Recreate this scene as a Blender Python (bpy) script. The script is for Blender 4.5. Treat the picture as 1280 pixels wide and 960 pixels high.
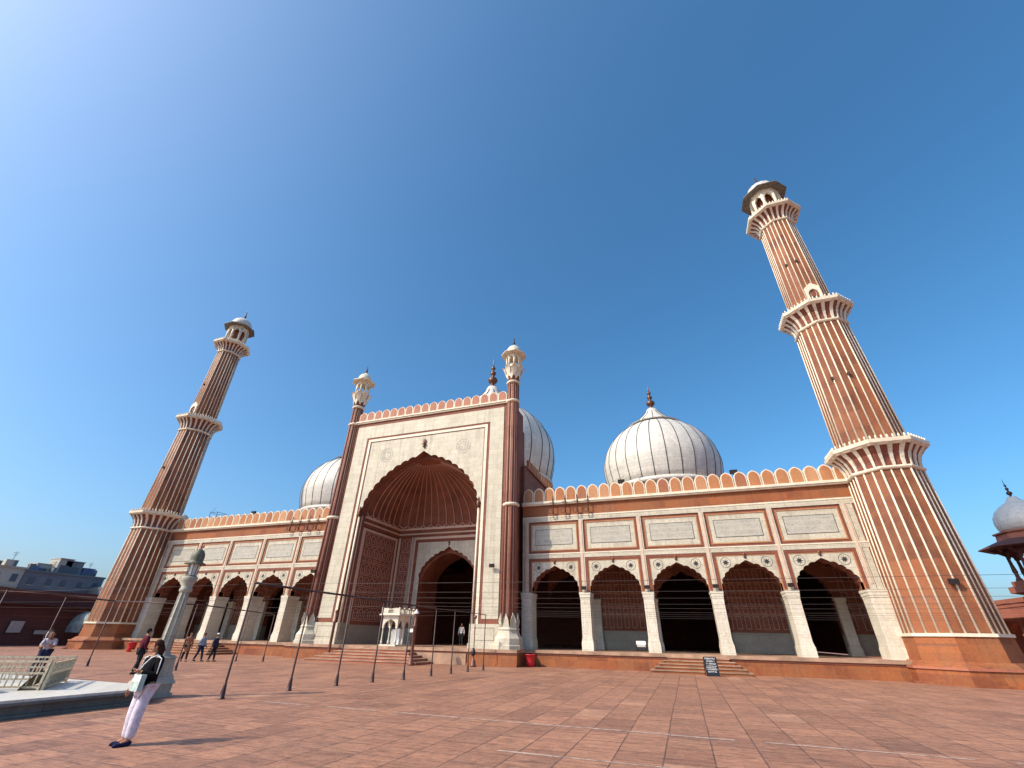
import bpy, bmesh, math, random
from mathutils import Vector, Matrix
from mathutils.geometry import tessellate_polygon
random.seed(11)
PI=math.pi; R=math.radians; sin=math.sin; cos=math.cos
for o in list(bpy.data.objects): bpy.data.objects.remove(o)
S=bpy.context.scene; C=S.collection

# ---------------------------------------------------------------- camera
cd=bpy.data.cameras.new('camera'); cam=bpy.data.objects.new('camera',cd); C.objects.link(cam)
S.camera=cam
cd.sensor_fit='HORIZONTAL'; cd.sensor_width=36; cd.lens=36*536.6/1280; cd.clip_end=3000; cd.clip_start=.05
def cam_axes():
    a,r,y=R(30.524),R(1.175),R(-19.833)
    F=Vector((sin(y)*cos(a),cos(y)*cos(a),sin(a))); R0=Vector((cos(y),-sin(y),0)); U0=R0.cross(F)
    X=R0*cos(r)+U0*sin(r); U=-R0*sin(r)+U0*cos(r)
    return X,U,-F
X_,U_,B_=cam_axes()
m=Matrix((X_,U_,B_)).transposed().to_4x4(); m.translation=Vector((18.95,-32.244,1.578)); cam.matrix_world=m

# ---------------------------------------------------------------- sky and sun
SUN_AZ=R(44); SUN_EL=R(40)           # the sun stands behind the camera on the left
sdir=Vector((-sin(SUN_AZ)*cos(SUN_EL),-cos(SUN_AZ)*cos(SUN_EL),sin(SUN_EL)))
W=bpy.data.worlds.new('World'); S.world=W; W.use_nodes=True
nt=W.node_tree; bg=nt.nodes['Background']
sky=nt.nodes.new('ShaderNodeTexSky'); sky.sky_type='NISHITA'; sky.sun_disc=False
sky.sun_elevation=SUN_EL; sky.sun_rotation=math.atan2(sdir.x,sdir.y)%(2*PI)
sky.altitude=200; sky.air_density=1.0; sky.dust_density=3.6; sky.ozone_density=6
hs=nt.nodes.new('ShaderNodeHueSaturation'); hs.inputs['Saturation'].default_value=1.18; hs.inputs['Hue'].default_value=.489; hs.inputs['Value'].default_value=1.28
nt.links.new(sky.outputs[0],hs.inputs['Color']); nt.links.new(hs.outputs[0],bg.inputs[0]); bg.inputs[1].default_value=.15
sl=bpy.data.lights.new('sun','SUN'); sl.energy=3.9; sl.angle=R(.5); sl.color=(1,.875,.68)
so=bpy.data.objects.new('sun',sl); C.objects.link(so); so.rotation_euler=sdir.to_track_quat('Z','Y').to_euler()
S.view_settings.view_transform='Standard'; S.view_settings.look='None'; S.view_settings.gamma=1
S.view_settings.exposure=.2
S.view_settings.use_curve_mapping=False
S.render.engine='CYCLES'

# ---------------------------------------------------------------- materials
class NT:
    def __init__(s,name):
        s.m=bpy.data.materials.new(name); s.m.use_nodes=True; s.t=s.m.node_tree; s.b=s.t.nodes['Principled BSDF']
    def n(s,ty,**k):
        x=s.t.nodes.new(ty)
        for a,v in k.items():
            if a.startswith('i_'): x.inputs[a[2:].replace('_',' ')].default_value=v
            else: setattr(x,a,v)
        return x
    def l(s,a,b): s.t.links.new(a,b)
    def mix(s,mode,fac,a,b):
        x=s.n('ShaderNodeMix',data_type='RGBA',blend_type=mode)
        for i,v in ((0,fac),(6,a),(7,b)):
            if hasattr(v,'links') or isinstance(v,bpy.types.NodeSocket): s.l(v,x.inputs[i])
            else: x.inputs[i].default_value=v if i==0 else (*v,1) if len(v)==3 else v
        return x.outputs[2]
    def math(s,op,a,b=None,c=None):
        x=s.n('ShaderNodeMath',operation=op)
        for i,v in enumerate((a,b,c)):
            if v is None: continue
            if isinstance(v,bpy.types.NodeSocket): s.l(v,x.inputs[i])
            else: x.inputs[i].default_value=v
        return x.outputs[0]
    def ramp(s,f,pts):
        x=s.n('ShaderNodeValToRGB'); e=x.color_ramp.elements
        while len(e)<len(pts): e.new(.5)
        for q,(p,c) in zip(e,pts): q.position=p; q.color=(*c,1) if len(c)==3 else c
        s.l(f,x.inputs[0]); return x.outputs[0]
def wallvec(k,zs=1.0):
    tc=k.n('ShaderNodeTexCoord'); sp=k.n('ShaderNodeSeparateXYZ'); k.l(tc.outputs['Object'],sp.inputs[0])
    u=k.math('ADD',sp.outputs[0],sp.outputs[1]); cb=k.n('ShaderNodeCombineXYZ'); k.l(u,cb.inputs[0])
    k.l(sp.outputs[2],cb.inputs[1]); return tc.outputs['Object'],cb.outputs[0],sp
def stone(name,c1,c2,mort,bw=.9,bh=.35,msize=.006,rough=.7,spots=.25,streak=.25,dirt=(.12,.09,.07),bump=.25,tint=None):
    k=NT(name); obj,uv,sp=wallvec(k)
    br=k.n('ShaderNodeTexBrick'); k.l(uv,br.inputs['Vector'])
    br.inputs['Color1'].default_value=(*c1,1); br.inputs['Color2'].default_value=(*c2,1); br.inputs['Mortar'].default_value=(*mort,1)
    br.inputs['Scale'].default_value=1; br.inputs['Brick Width'].default_value=bw; br.inputs['Row Height'].default_value=bh
    br.inputs['Mortar Size'].default_value=msize; br.inputs['Mortar Smooth'].default_value=.3
    n1=k.n('ShaderNodeTexNoise'); n1.inputs['Scale'].default_value=.55; n1.inputs['Detail'].default_value=6; n1.inputs['Roughness'].default_value=.65; k.l(obj,n1.inputs['Vector'])
    n2=k.n('ShaderNodeTexNoise'); n2.inputs['Scale'].default_value=9; n2.inputs['Detail'].default_value=5; k.l(obj,n2.inputs['Vector'])
    mp=k.n('ShaderNodeMapping'); mp.inputs['Scale'].default_value=(2.2,2.2,.18); k.l(obj,mp.inputs['Vector'])
    n3=k.n('ShaderNodeTexNoise'); n3.inputs['Scale'].default_value=1.6; n3.inputs['Detail'].default_value=5; k.l(mp.outputs[0],n3.inputs['Vector'])
    col=br.outputs['Color']
    if tint: col=k.mix('MIX',k.ramp(n1.outputs[0],[(.38,(0,0,0)),(.62,(1,1,1))]),col,tint) if False else k.mix('MIX',k.math('MULTIPLY',k.ramp(n1.outputs[0],[(.4,(0,0,0)),(.65,(1,1,1))]),.55),col,tint)
    a=k.math('MULTIPLY',k.ramp(n1.outputs[0],[(.48,(0,0,0)),(.78,(1,1,1))]),spots)
    col=k.mix('MIX',a,col,dirt)
    b=k.math('MULTIPLY',k.ramp(n3.outputs[0],[(.52,(0,0,0)),(.8,(1,1,1))]),streak)
    col=k.mix('MIX',b,col,dirt)
    g=k.ramp(n2.outputs[0],[(.25,(.82,.82,.82)),(.75,(1.1,1.1,1.1))])
    col=k.mix('MULTIPLY',1.0,col,g)
    k.l(col,k.b.inputs['Base Color']); k.b.inputs['Roughness'].default_value=rough
    bp=k.n('ShaderNodeBump'); bp.inputs['Strength'].default_value=bump; bp.inputs['Distance'].default_value=.02
    h=k.math('SUBTRACT',k.math('MULTIPLY',n2.outputs[0],.4),br.outputs['Fac']); k.l(h,bp.inputs['Height']); k.l(bp.outputs[0],k.b.inputs['Normal'])
    return k.m
def plain(name,c,rough=.6,metal=0,var=.15,sc=6,emit=0):
    k=NT(name); tc=k.n('ShaderNodeTexCoord'); n=k.n('ShaderNodeTexNoise'); n.inputs['Scale'].default_value=sc; n.inputs['Detail'].default_value=4
    k.l(tc.outputs['Object'],n.inputs['Vector'])
    lo=tuple(x*(1-var) for x in c); hi=tuple(min(1,x*(1+var)) for x in c)
    k.l(k.ramp(n.outputs[0],[(.3,lo),(.7,hi)]),k.b.inputs['Base Color']); k.b.inputs['Roughness'].default_value=rough; k.b.inputs['Metallic'].default_value=metal
    return k.m
M={}
M['marble']=stone('facade_marble',(.58,.535,.42),(.50,.46,.355),(.32,.27,.2),.85,.42,.006,.55,.45,.65,(.27,.215,.155),.15)
M['dome_marble']=stone('dome_marble',(.70,.67,.60),(.61,.585,.525),(.36,.34,.32),.55,.3,.006,.5,.3,.45,(.34,.32,.29),.12)
M['pillar_marble']=stone('pillar_marble',(.72,.67,.55),(.62,.57,.46),(.38,.33,.26),1.6,.5,.005,.5,.25,.35,(.33,.28,.21),.15)
M['grey_marble']=stone('grey_marble',(.36,.325,.26),(.30,.275,.215),(.2,.19,.18),1.3,.5,.005,.5,.25,.2,(.2,.18,.16),.12)
M['red']=stone('red_sandstone',(.33,.095,.028),(.20,.052,.018),(.18,.06,.035),.95,.42,.005,.75,.6,.6,(.13,.05,.035),.25,(.40,.165,.048))
M['minaret_red']=stone('minaret_sandstone',(.275,.085,.03),(.12,.034,.015),(.2,.075,.045),.66,1.1,.004,.75,.3,.3,(.2,.08,.055),.25,(.34,.135,.05))
M['dark_red']=stone('dark_red_sandstone',(.235,.072,.04),(.18,.054,.032),(.13,.045,.03),.9,.4,.004,.75,.35,.3,(.1,.04,.03),.25)
M['recess_shade_red']=stone('recess_shade_sandstone',(.25,.075,.036),(.14,.04,.02),(.22,.08,.05),.9,.45,.004,.75,.35,.2,(.17,.06,.04),.25,(.30,.115,.072))  # same red sandstone, darkened in colour to stand for the recess shade
M['inlay']=plain('pale_inlay',(.48,.28,.21),.6)
M['merlon']=stone('merlon_sandstone',(.45,.19,.075),(.38,.14,.055),(.25,.1,.05),1.0,2,.003,.75,.45,.4,(.22,.09,.05),.2,(.50,.25,.10))
M['merlon2']=stone('merlon_sandstone_dark',(.33,.115,.05),(.30,.10,.045),(.2,.08,.04),1.0,2,.003,.75,.45,.5,(.16,.07,.04),.2,(.40,.17,.08))
M['merlon3']=stone('merlon_sandstone_pale',(.50,.25,.12),(.45,.21,.10),(.3,.12,.06),1.0,2,.003,.75,.35,.5,(.28,.12,.07),.2,(.52,.28,.14))
M['merlon_pink']=stone('merlon_pink',(.46,.19,.12),(.36,.13,.08),(.3,.12,.08),1.0,2,.003,.75,.3,.3,(.3,.13,.09),.2,(.48,.24,.16))
M['trim']=plain('white_trim',(.70,.62,.48),.55,0,.12,3)
M['pinktrim']=plain('pink_trim',(.60,.43,.32),.6,0,.12,3)
M['ledge']=plain('worn_ledge',(.35,.215,.14),.7,0,.35,1.5)
M['black']=plain('black_inlay',(.03,.028,.026),.4)
M['seam']=plain('dark_seam',(.05,.045,.045),.6)
M['bronze']=plain('dark_bronze',(.09,.05,.035),.35,.6)
M['copper']=plain('copper_finial',(.17,.08,.05),.4,.7)
M['eave']=plain('shaded_grey_eave',(.15,.14,.125),.7,0,.4,3)  # dark grey stone; the shade under the eave is in this colour too
M['iron']=plain('painted_iron',(.06,.03,.028),.5,.3)
M['wire']=plain('steel_wire',(.10,.085,.08),.5,.5)
M['dark']=plain('dark_interior',(.05,.04,.035),.9)
M['plasticblack']=plain('black_housing',(.015,.015,.016),.4)
M['glass']=plain('lamp_glass',(.62,.64,.62),.15)
M['darkglass']=plain('dark_glass',(.03,.03,.033),.3)
M['redpaint']=plain('red_paint',(.55,.02,.03),.4)
M['whitepaint']=plain('white_paint',(.78,.78,.77),.5)
M['noticegrey']=plain('grey_board',(.42,.42,.41),.5)
M['beige']=plain('beige_rail',(.46,.39,.27),.6,0,.35,20)
M['sheet']=plain('weathered_sheet',(.24,.19,.13),.8,0,.5,3)
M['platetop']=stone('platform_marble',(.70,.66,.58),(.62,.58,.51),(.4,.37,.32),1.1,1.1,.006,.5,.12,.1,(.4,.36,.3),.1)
M['plateside']=stone('platform_side',(.17,.165,.15),(.12,.12,.11),(.07,.07,.065),1.4,.6,.01,.6,.6,.4,(.04,.04,.038),.3)  # side colour much darker than the platform top
M['lampstone']=stone('lamp_stone',(.42,.385,.31),(.33,.305,.25),(.19,.17,.14),.6,.5,.006,.65,.4,.5,(.14,.13,.12),.25)
M['verdigris']=plain('weathered_copper',(.13,.125,.09),.6,.3,.35,9)
M['turret_red']=stone('turret_sandstone',(.25,.09,.055),(.17,.055,.035),(.1,.04,.03),.5,1.1,.006,.7,.4,.3,(.1,.045,.035),.2)
M['gallery']=stone('gallery_shaded_sandstone',(.12,.045,.04),(.09,.035,.032),(.07,.03,.028),1.2,.4,.004,.8,.3,.3,(.1,.04,.035),.2)  # gallery stone with the shade of its front put into the colour
M['gallery_lit']=stone('gallery_bright',(.42,.15,.09),(.36,.12,.07),(.22,.08,.05),1.2,.4,.004,.8,.3,.3,(.18,.08,.05),.2)  # lit copy of the gallery sandstone, brighter in base colour
def inscription():
    k=NT('inscribed_marble'); obj,uv,sp=wallvec(k)
    mp=k.n('ShaderNodeMapping'); mp.inputs['Scale'].default_value=(9,5.5,1); k.l(uv,mp.inputs['Vector'])
    n=k.n('ShaderNodeTexNoise'); n.inputs['Scale'].default_value=1; n.inputs['Detail'].default_value=2; n.inputs['Distortion'].default_value=1.6; k.l(mp.outputs[0],n.inputs['Vector'])
    line=k.math('ABSOLUTE',k.math('SUBTRACT',n.outputs[0],.5)); ink=k.math('LESS_THAN',line,.022)
    row=k.math('ABSOLUTE',k.math('SUBTRACT',k.math('FRACT',k.math('MULTIPLY',sp.outputs[2],2.9)),.5)); rows=k.math('LESS_THAN',row,.38)
    f=k.math('MULTIPLY',ink,rows)
    n2=k.n('ShaderNodeTexNoise'); n2.inputs['Scale'].default_value=2.3; k.l(obj,n2.inputs['Vector'])
    base=k.ramp(n2.outputs[0],[(.3,(.40,.38,.32)),(.7,(.48,.45,.37))])
    k.l(k.mix('MIX',k.math('MULTIPLY',f,.75),base,(.13,.13,.13)),k.b.inputs['Base Color']); k.b.inputs['Roughness'].default_value=.5
    return k.m
M['script']=inscription()
def paving():
    k=NT('courtyard_slabs'); tc=k.n('ShaderNodeTexCoord'); sp=k.n('ShaderNodeSeparateXYZ'); k.l(tc.outputs['Object'],sp.inputs[0])
    wob=k.n('ShaderNodeTexNoise'); wob.inputs['Scale'].default_value=.35; wob.inputs['Detail'].default_value=1; k.l(tc.outputs['Object'],wob.inputs['Vector'])
    wv=k.math('MULTIPLY',k.math('SUBTRACT',wob.outputs[0],.5),.05)
    # rows run along y (towards the mosque), 0.75 m wide, cross joints staggered
    cb=k.n('ShaderNodeCombineXYZ'); k.l(k.math('ADD',sp.outputs[1],wv),cb.inputs[0]); k.l(k.math('ADD',k.math('ADD',sp.outputs[0],.03),wv),cb.inputs[1])
    def brick(c1,c2,mo,w,h,ms,off=.5,sq=1):
        b=k.n('ShaderNodeTexBrick'); b.offset=off; b.squash=sq; b.squash_frequency=3; k.l(cb.outputs[0],b.inputs['Vector'])
        for nm,v in (('Color1',(*c1,1)),('Color2',(*c2,1)),('Mortar',(*mo,1)),('Scale',1),('Brick Width',w),('Row Height',h),('Mortar Size',ms),('Mortar Smooth',.4)): b.inputs[nm].default_value=v
        return b
    b1=brick((.42,.20,.12),(.305,.144,.09),(.15,.075,.055),.86,.735,.014,.37,.8)
    # a random value per slab
    fx=k.math('FLOOR',k.math('DIVIDE',k.math('ADD',sp.outputs[1],wv),1.31)); fy=k.math('FLOOR',k.math('DIVIDE',k.math('ADD',k.math('ADD',sp.outputs[0],.03),wv),.735))
    c2=k.n('ShaderNodeCombineXYZ'); k.l(fx,c2.inputs[0]); k.l(fy,c2.inputs[1])
    wn=k.n('ShaderNodeTexWhiteNoise',noise_dimensions='2D'); k.l(c2.outputs[0],wn.inputs['Vector'])
    tone=k.ramp(wn.outputs['Value'],[(0,(.62,.58,.58)),(.25,(.9,.9,.9)),(.7,(1.05,1.02,1.0)),(.955,(1.08,1.06,1.03)),(1,(1.5,1.75,1.8))])
    col=k.mix('MULTIPLY',.55,b1.outputs['Color'],tone)
    n=k.n('ShaderNodeTexNoise'); n.inputs['Scale'].default_value=.5; n.inputs['Detail'].default_value=8; n.inputs['Roughness'].default_value=.7; k.l(tc.outputs['Object'],n.inputs['Vector'])
    col=k.mix('MIX',k.math('MULTIPLY',k.ramp(n.outputs[0],[(.5,(0,0,0)),(.72,(1,1,1))]),.5),col,(.21,.115,.08))
    n4=k.n('ShaderNodeTexNoise'); n4.inputs['Scale'].default_value=2.6; n4.inputs['Detail'].default_value=8; n4.inputs['Roughness'].default_value=.7; k.l(tc.outputs['Object'],n4.inputs['Vector'])
    col=k.mix('MIX',k.math('MULTIPLY',k.ramp(n4.outputs[0],[(.52,(0,0,0)),(.7,(1,1,1))]),.45),col,(.48,.26,.165))
    n5=k.n('ShaderNodeTexNoise'); n5.inputs['Scale'].default_value=24; n5.inputs['Detail'].default_value=5; n5.inputs['Roughness'].default_value=.75; k.l(tc.outputs['Object'],n5.inputs['Vector'])
    col=k.mix('MULTIPLY',.8,col,k.ramp(n5.outputs[0],[(.3,(.7,.7,.7)),(.7,(1.2,1.2,1.2))]))
    mpx=k.n('ShaderNodeMapping'); mpx.inputs['Scale'].default_value=(1.3,9,1); k.l(tc.outputs['Object'],mpx.inputs['Vector'])
    n7=k.n('ShaderNodeTexNoise'); n7.inputs['Scale'].default_value=1.1; n7.inputs['Detail'].default_value=8; n7.inputs['Roughness'].default_value=.72; k.l(mpx.outputs[0],n7.inputs['Vector'])
    col=k.mix('MULTIPLY',.95,col,k.ramp(n7.outputs[0],[(.36,(.55,.53,.53)),(.47,(.95,.95,.95)),(.56,(1.02,1.02,1.0)),(.68,(1.35,1.32,1.28))]))
    n6=k.n('ShaderNodeTexNoise'); n6.inputs['Scale'].default_value=5.5; n6.inputs['Detail'].default_value=7; n6.inputs['Roughness'].default_value=.8; k.l(tc.outputs['Object'],n6.inputs['Vector'])
    col=k.mix('MULTIPLY',.9,col,k.ramp(n6.outputs[0],[(.35,(.62,.62,.62)),(.5,(1,1,1)),(.65,(1.25,1.22,1.2))]))
    k.l(col,k.b.inputs['Base Color'])
    k.l(k.ramp(n4.outputs[0],[(.3,(.55,.55,.55)),(.7,(.85,.85,.85))]),k.b.inputs['Roughness'])
    bp=k.n('ShaderNodeBump'); bp.inputs['Strength'].default_value=.55; bp.inputs['Distance'].default_value=.02
    h=k.math('ADD',k.math('SUBTRACT',k.math('MULTIPLY',n4.outputs[0],.7),k.math('MULTIPLY',b1.outputs['Fac'],1.2)),k.math('ADD',k.math('MULTIPLY',n5.outputs[0],.3),k.math('MULTIPLY',wn.outputs['Value'],.3)))
    k.l(h,bp.inputs['Height']); k.l(bp.outputs[0],k.b.inputs['Normal'])
    return k.m
M['paving']=paving()

# ---------------------------------------------------------------- mesh helpers
class MB:
    def __init__(s): s.v=[]; s.f=[]; s.m=[]; s.sm=[]; s.mats=[]; s.X=Matrix.Identity(4)
    def mi(s,mat):
        if mat not in s.mats: s.mats.append(mat)
        return s.mats.index(mat)
    def add(s,vs,fs,mat,smooth=False):
        o=len(s.v); s.v+=[tuple(s.X@Vector(v)) for v in vs]; i=s.mi(mat)
        fl=s.X.determinant()<0
        for f in fs:
            g=[o+j for j in f]
            s.f.append(g[::-1] if fl else g); s.m.append(i); s.sm.append(smooth)
    def box(s,x0,x1,y0,y1,z0,z1,mat):
        if x0>x1:x0,x1=x1,x0
        if y0>y1:y0,y1=y1,y0
        v=[(x,y,z) for z in (z0,z1) for y in (y0,y1) for x in (x0,x1)]
        s.add(v,[(0,2,3,1),(4,5,7,6),(0,1,5,4),(2,6,7,3),(0,4,6,2),(1,3,7,5)],mat)
    def prism(s,poly,y0,y1,mat,back=True,sidemat=None):
        """poly: list of (x,z); extruded from y0 (front, facing -y) to y1"""
        n=len(poly); A=sum(poly[i][0]*poly[(i+1)%n][1]-poly[(i+1)%n][0]*poly[i][1] for i in range(n))
        if A<0: poly=poly[::-1]
        t=tessellate_polygon([[Vector((x,z,0)) for x,z in poly]])
        v=[(x,y0,z) for x,z in poly]+[(x,y1,z) for x,z in poly]
        ff=[];bf=[]
        for a,b,c in t:
            p=[Vector(poly[q]) for q in (a,b,c)]
            if (p[1]-p[0]).cross(p[2]-p[0])<0: a,b,c=a,c,b
            ff.append((a,b,c)); bf.append((a+n,c+n,b+n))
        s.add(v,ff+(bf if back else []),mat)
        s.add(v,[(i,i+n,(i+1)%n+n,(i+1)%n) for i in range(n)],sidemat or mat)
    def extr(s,poly,z0,z1,mat,poly2=None,cap=True):
        n=len(poly); q=poly2 or poly
        v=[(x,y,z0) for x,y in poly]+[(x,y,z1) for x,y in q]
        f=[(i,(i+1)%n,(i+1)%n+n,i+n) for i in range(n)]
        if cap: f+=[tuple(range(n))[::-1],tuple(range(n,2*n))]
        s.add(v,f,mat)
    def lathe(s,prof,n,mat,cx=0,cy=0,cz=0,rot=0,smooth=True,cap=True,lobes=0,amp=0):
        v=[];f=[]
        for r,z in prof:
            for i in range(n):
                a=rot+2*PI*i/n; rr=r*(1+amp*abs(cos(a*lobes/2)) if lobes else 1)
                v.append((cx+rr*cos(a),cy+rr*sin(a),cz+z))
        k=len(prof)
        for j in range(k-1):
            for i in range(n): f.append((j*n+i,j*n+(i+1)%n,(j+1)*n+(i+1)%n,(j+1)*n+i))
        if cap: f+=[tuple(range(n))[::-1],tuple((k-1)*n+i for i in range(n))]
        s.add(v,f,mat,smooth)
    def tube(s,pts,rs,mat,n=6,smooth=True,cap=True):
        pts=[Vector(p) for p in pts]
        if not hasattr(rs,'__len__'): rs=[rs]*len(pts)
        v=[];f=[]; up=None
        for i,p in enumerate(pts):
            d=(pts[min(i+1,len(pts)-1)]-pts[max(i-1,0)]).normalized()
            if up is None: up=Vector((0,0,1)) if abs(d.z)<.9 else Vector((0,1,0))
            x=up.cross(d).normalized(); y=d.cross(x); up=y
            for j in range(n):
                a=2*PI*j/n; v.append(p+x*cos(a)*rs[i]+y*sin(a)*rs[i])
        for i in range(len(pts)-1):
            for j in range(n): f.append((i*n+j,i*n+(j+1)%n,(i+1)*n+(j+1)%n,(i+1)*n+j))
        if cap: f+=[tuple(range(n))[::-1],tuple((len(pts)-1)*n+j for j in range(n))]
        s.add(v,f,mat,smooth)
    def build(s,name,parent=None,label=None,bevel=0):
        me=bpy.data.meshes.new(name); me.from_pydata(s.v,[],s.f)
        for q in s.mats: me.materials.append(q)
        me.polygons.foreach_set('material_index',s.m); me.polygons.foreach_set('use_smooth',s.sm); me.update()
        o=bpy.data.objects.new(name,me); C.objects.link(o)
        if parent: o.parent=parent
        if label: o['label']=label
        if bevel:
            b=o.modifiers.new('bevel','BEVEL'); b.width=bevel; b.segments=2; b.limit_method='ANGLE'; b.angle_limit=R(40)
        return o
def tag(o,label,cat,group=None):
    o['label']=label; o['category']=cat
    if group: o['group']=group
    return o
def thing(name,label,cat,loc=(0,0,0),rz=0,group=None):
    o=bpy.data.objects.new(name,None); C.objects.link(o); o.location=loc; o.rotation_euler=(0,0,rz); o.empty_display_size=.3
    return tag(o,label,cat,group)
def kids(o): return [c for c in bpy.data.objects if c.parent==o]
def dup(o,parent=None,loc=None,rz=None,label=None):
    c=o.copy(); C.objects.link(c); c.parent=parent
    if loc is not None: c.location=loc
    if rz is not None: c.rotation_euler=(0,0,rz)
    if label: c['label']=label
    for k in kids(o): dup(k,c)
    return c
def struct(o): o['kind']='structure'; return o
def arch_curve(hw,h,n=40,pt=.22):
    """pointed arch from (-hw,0) over (0,h) to (hw,0)"""
    out=[]
    for i in range(n+1):
        a=PI*i/n; u=-cos(a); au=abs(u)
        out.append((hw*u, h*((1-au*au)**.5*(1-pt)+pt*(1-au))))
    return out
def lobed(hw,h,lobes,sag=.3,pt=.22,seg=6,tip=.0):
    c=arch_curve(hw,h-tip,400,pt); L=[0]
    for a,b in zip(c,c[1:]): L.append(L[-1]+math.hypot(b[0]-a[0],b[1]-a[1]))
    T=L[-1]; br=[]; n=2*lobes
    for i in range(n+1):
        t=T*i/n; j=next(q for q in range(len(L)) if L[q]>=t-1e-9); br.append(c[j])
    out=[br[0]]
    for i in range(n):
        a=Vector(br[i]); b=Vector(br[i+1]); ch=(b-a); nn=Vector((-ch.y,ch.x)).normalized()
        mid=i in (lobes-1,lobes)
        for k in range(1,seg+1):
            t=k/seg; p=a+ch*t
            if mid:
                tt=t if i==lobes-1 else 1-t
                p=p+Vector((0,tip*tt**2.2)); s_=sag*.55*4*t*(1-t)
            else: s_=sag*4*t*(1-t)
            p=p+nn*ch.length*s_
            out.append((p.x,p.y))
    return out
def rect_hole(x0,x1,z0,z1,arch,cx,zs):
    """rectangle with an arched opening that starts at its bottom edge; arch = list of (x,z)"""
    p=[(x0,z0),(x0,z1),(x1,z1),(x1,z0)]
    a=[(cx+x,zs+z) for x,z in arch][::-1]
    q=[(a[0][0],z0)] if zs>z0 else []
    q2=[(a[-1][0],z0)] if zs>z0 else []
    return p+q+a+q2
def octo(r,cx=0,cy=0,ph=PI/8,n=8): return [(cx+r*cos(ph+2*PI*i/n),cy+r*sin(ph+2*PI*i/n)) for i in range(n)]
FIN=[(.0,0),(.5,.02),(.5,.05),(.22,.09),(.22,.13),(.5,.18),(.62,.24),(.5,.30),(.2,.34),(.2,.40),(.36,.44),(.36,.49),(.14,.53),(.14,.58),(.28,.62),(.28,.65),(.1,.69),(.07,.8),(.03,.97),(.0,1.0)]
def finial(mb,cx,cy,z,h,r,mat,n=10): mb.lathe([(a*r,b*h) for a,b in FIN],n,mat,cx,cy,z)

# ---------------------------------------------------------------- ground
g=MB(); g.add([(-700,-300,0),(700,-300,0),(700,900,0),(-700,900,0)],[(0,1,2,3)],M['paving'])
struct(g.build('courtyard_ground'))
g=MB(); M['line']=plain('worn_white_stone',(.43,.31,.25),.6,0,.6,5)
for (x0,x1,y,w) in ((8.2,26.0,-21.2,.09),(15.8,31,-23.85,.07)):
    x=x0
    while x<x1:
        L=random.uniform(.9,2.2); yy=y+random.uniform(-.03,.03)
        g.add([(x,yy-w/2,.004),(min(x+L,x1)-.02,yy-w/2+random.uniform(-.02,.02),.004),(min(x+L,x1)-.02,yy+w/2,.004),(x,yy+w/2,.004)],[(0,1,2,3)],M['line']); x+=L+random.choice([0,0,.02,.5])
struct(g.build('white_paving_lines'))

# ---------------------------------------------------------------- the mosque
ZF=.90; CAP=4.28; BW=4.139; X0=8.77
mosque=thing('mosque','large red sandstone and white marble mosque with three domes and two tall striped minarets','mosque')
def bayx(s,i): return s*(X0+i*BW)
# plinth: platform of the whole building with moulded edge
def plinth():
    m_=MB(); y=-.95
    for (x0,x1,yf) in ((-29.6,-9.0,y),(-9.0,9.0,-2.75),(9.0,29.6,y)):
        m_.box(x0,x1,yf,27,0,ZF-.17,M['red']); m_.box(x0-.03,x1+.03,yf-.1,27,ZF-.17,ZF,M['ledge'])
        m_.box(x0-.01,x1+.01,yf-.035,yf+.1,ZF-.27,ZF-.172,M['dark_red'])
        m_.box(x0,x1,yf-.06,yf+.1,0,.12,M['red'])
    # pale plastered stretch right of the stairs
    m_.box(1.9,5.6,-2.83,-2.7,.01,ZF-.28,M['ledge'])
    return m_.build('plinth',mosque)
plinth()
def stairs(x0,x1,yf,n,mat,name='staircase',zt=ZF,d=.4):
    m_=MB(); splay=d*(n-1); h=zt/(n)
    for i in range(n-1):
        e=splay*(n-1-i)/(n-1)
        m_.box(x0-e,x1+e,yf-d*(n-1-i),yf-.001*i+.05,h*i+.001,h*(i+1)-.05,mat)
        m_.box(x0-e-.03,x1+e+.03,yf-d*(n-1-i)-.04,yf-.001*i+.05,h*(i+1)-.05,h*(i+1),M['ledge'])
    return m_.build(name,mosque)
stairs(-3.0,1.15,-2.86,6,M['gallery_lit'],d=.42)
stairs(18.0,20.8,-1.06,6,M['red'],d=.24)
stairs(-21.8,-18.1,-1.06,6,M['red'],d=.52)

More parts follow.
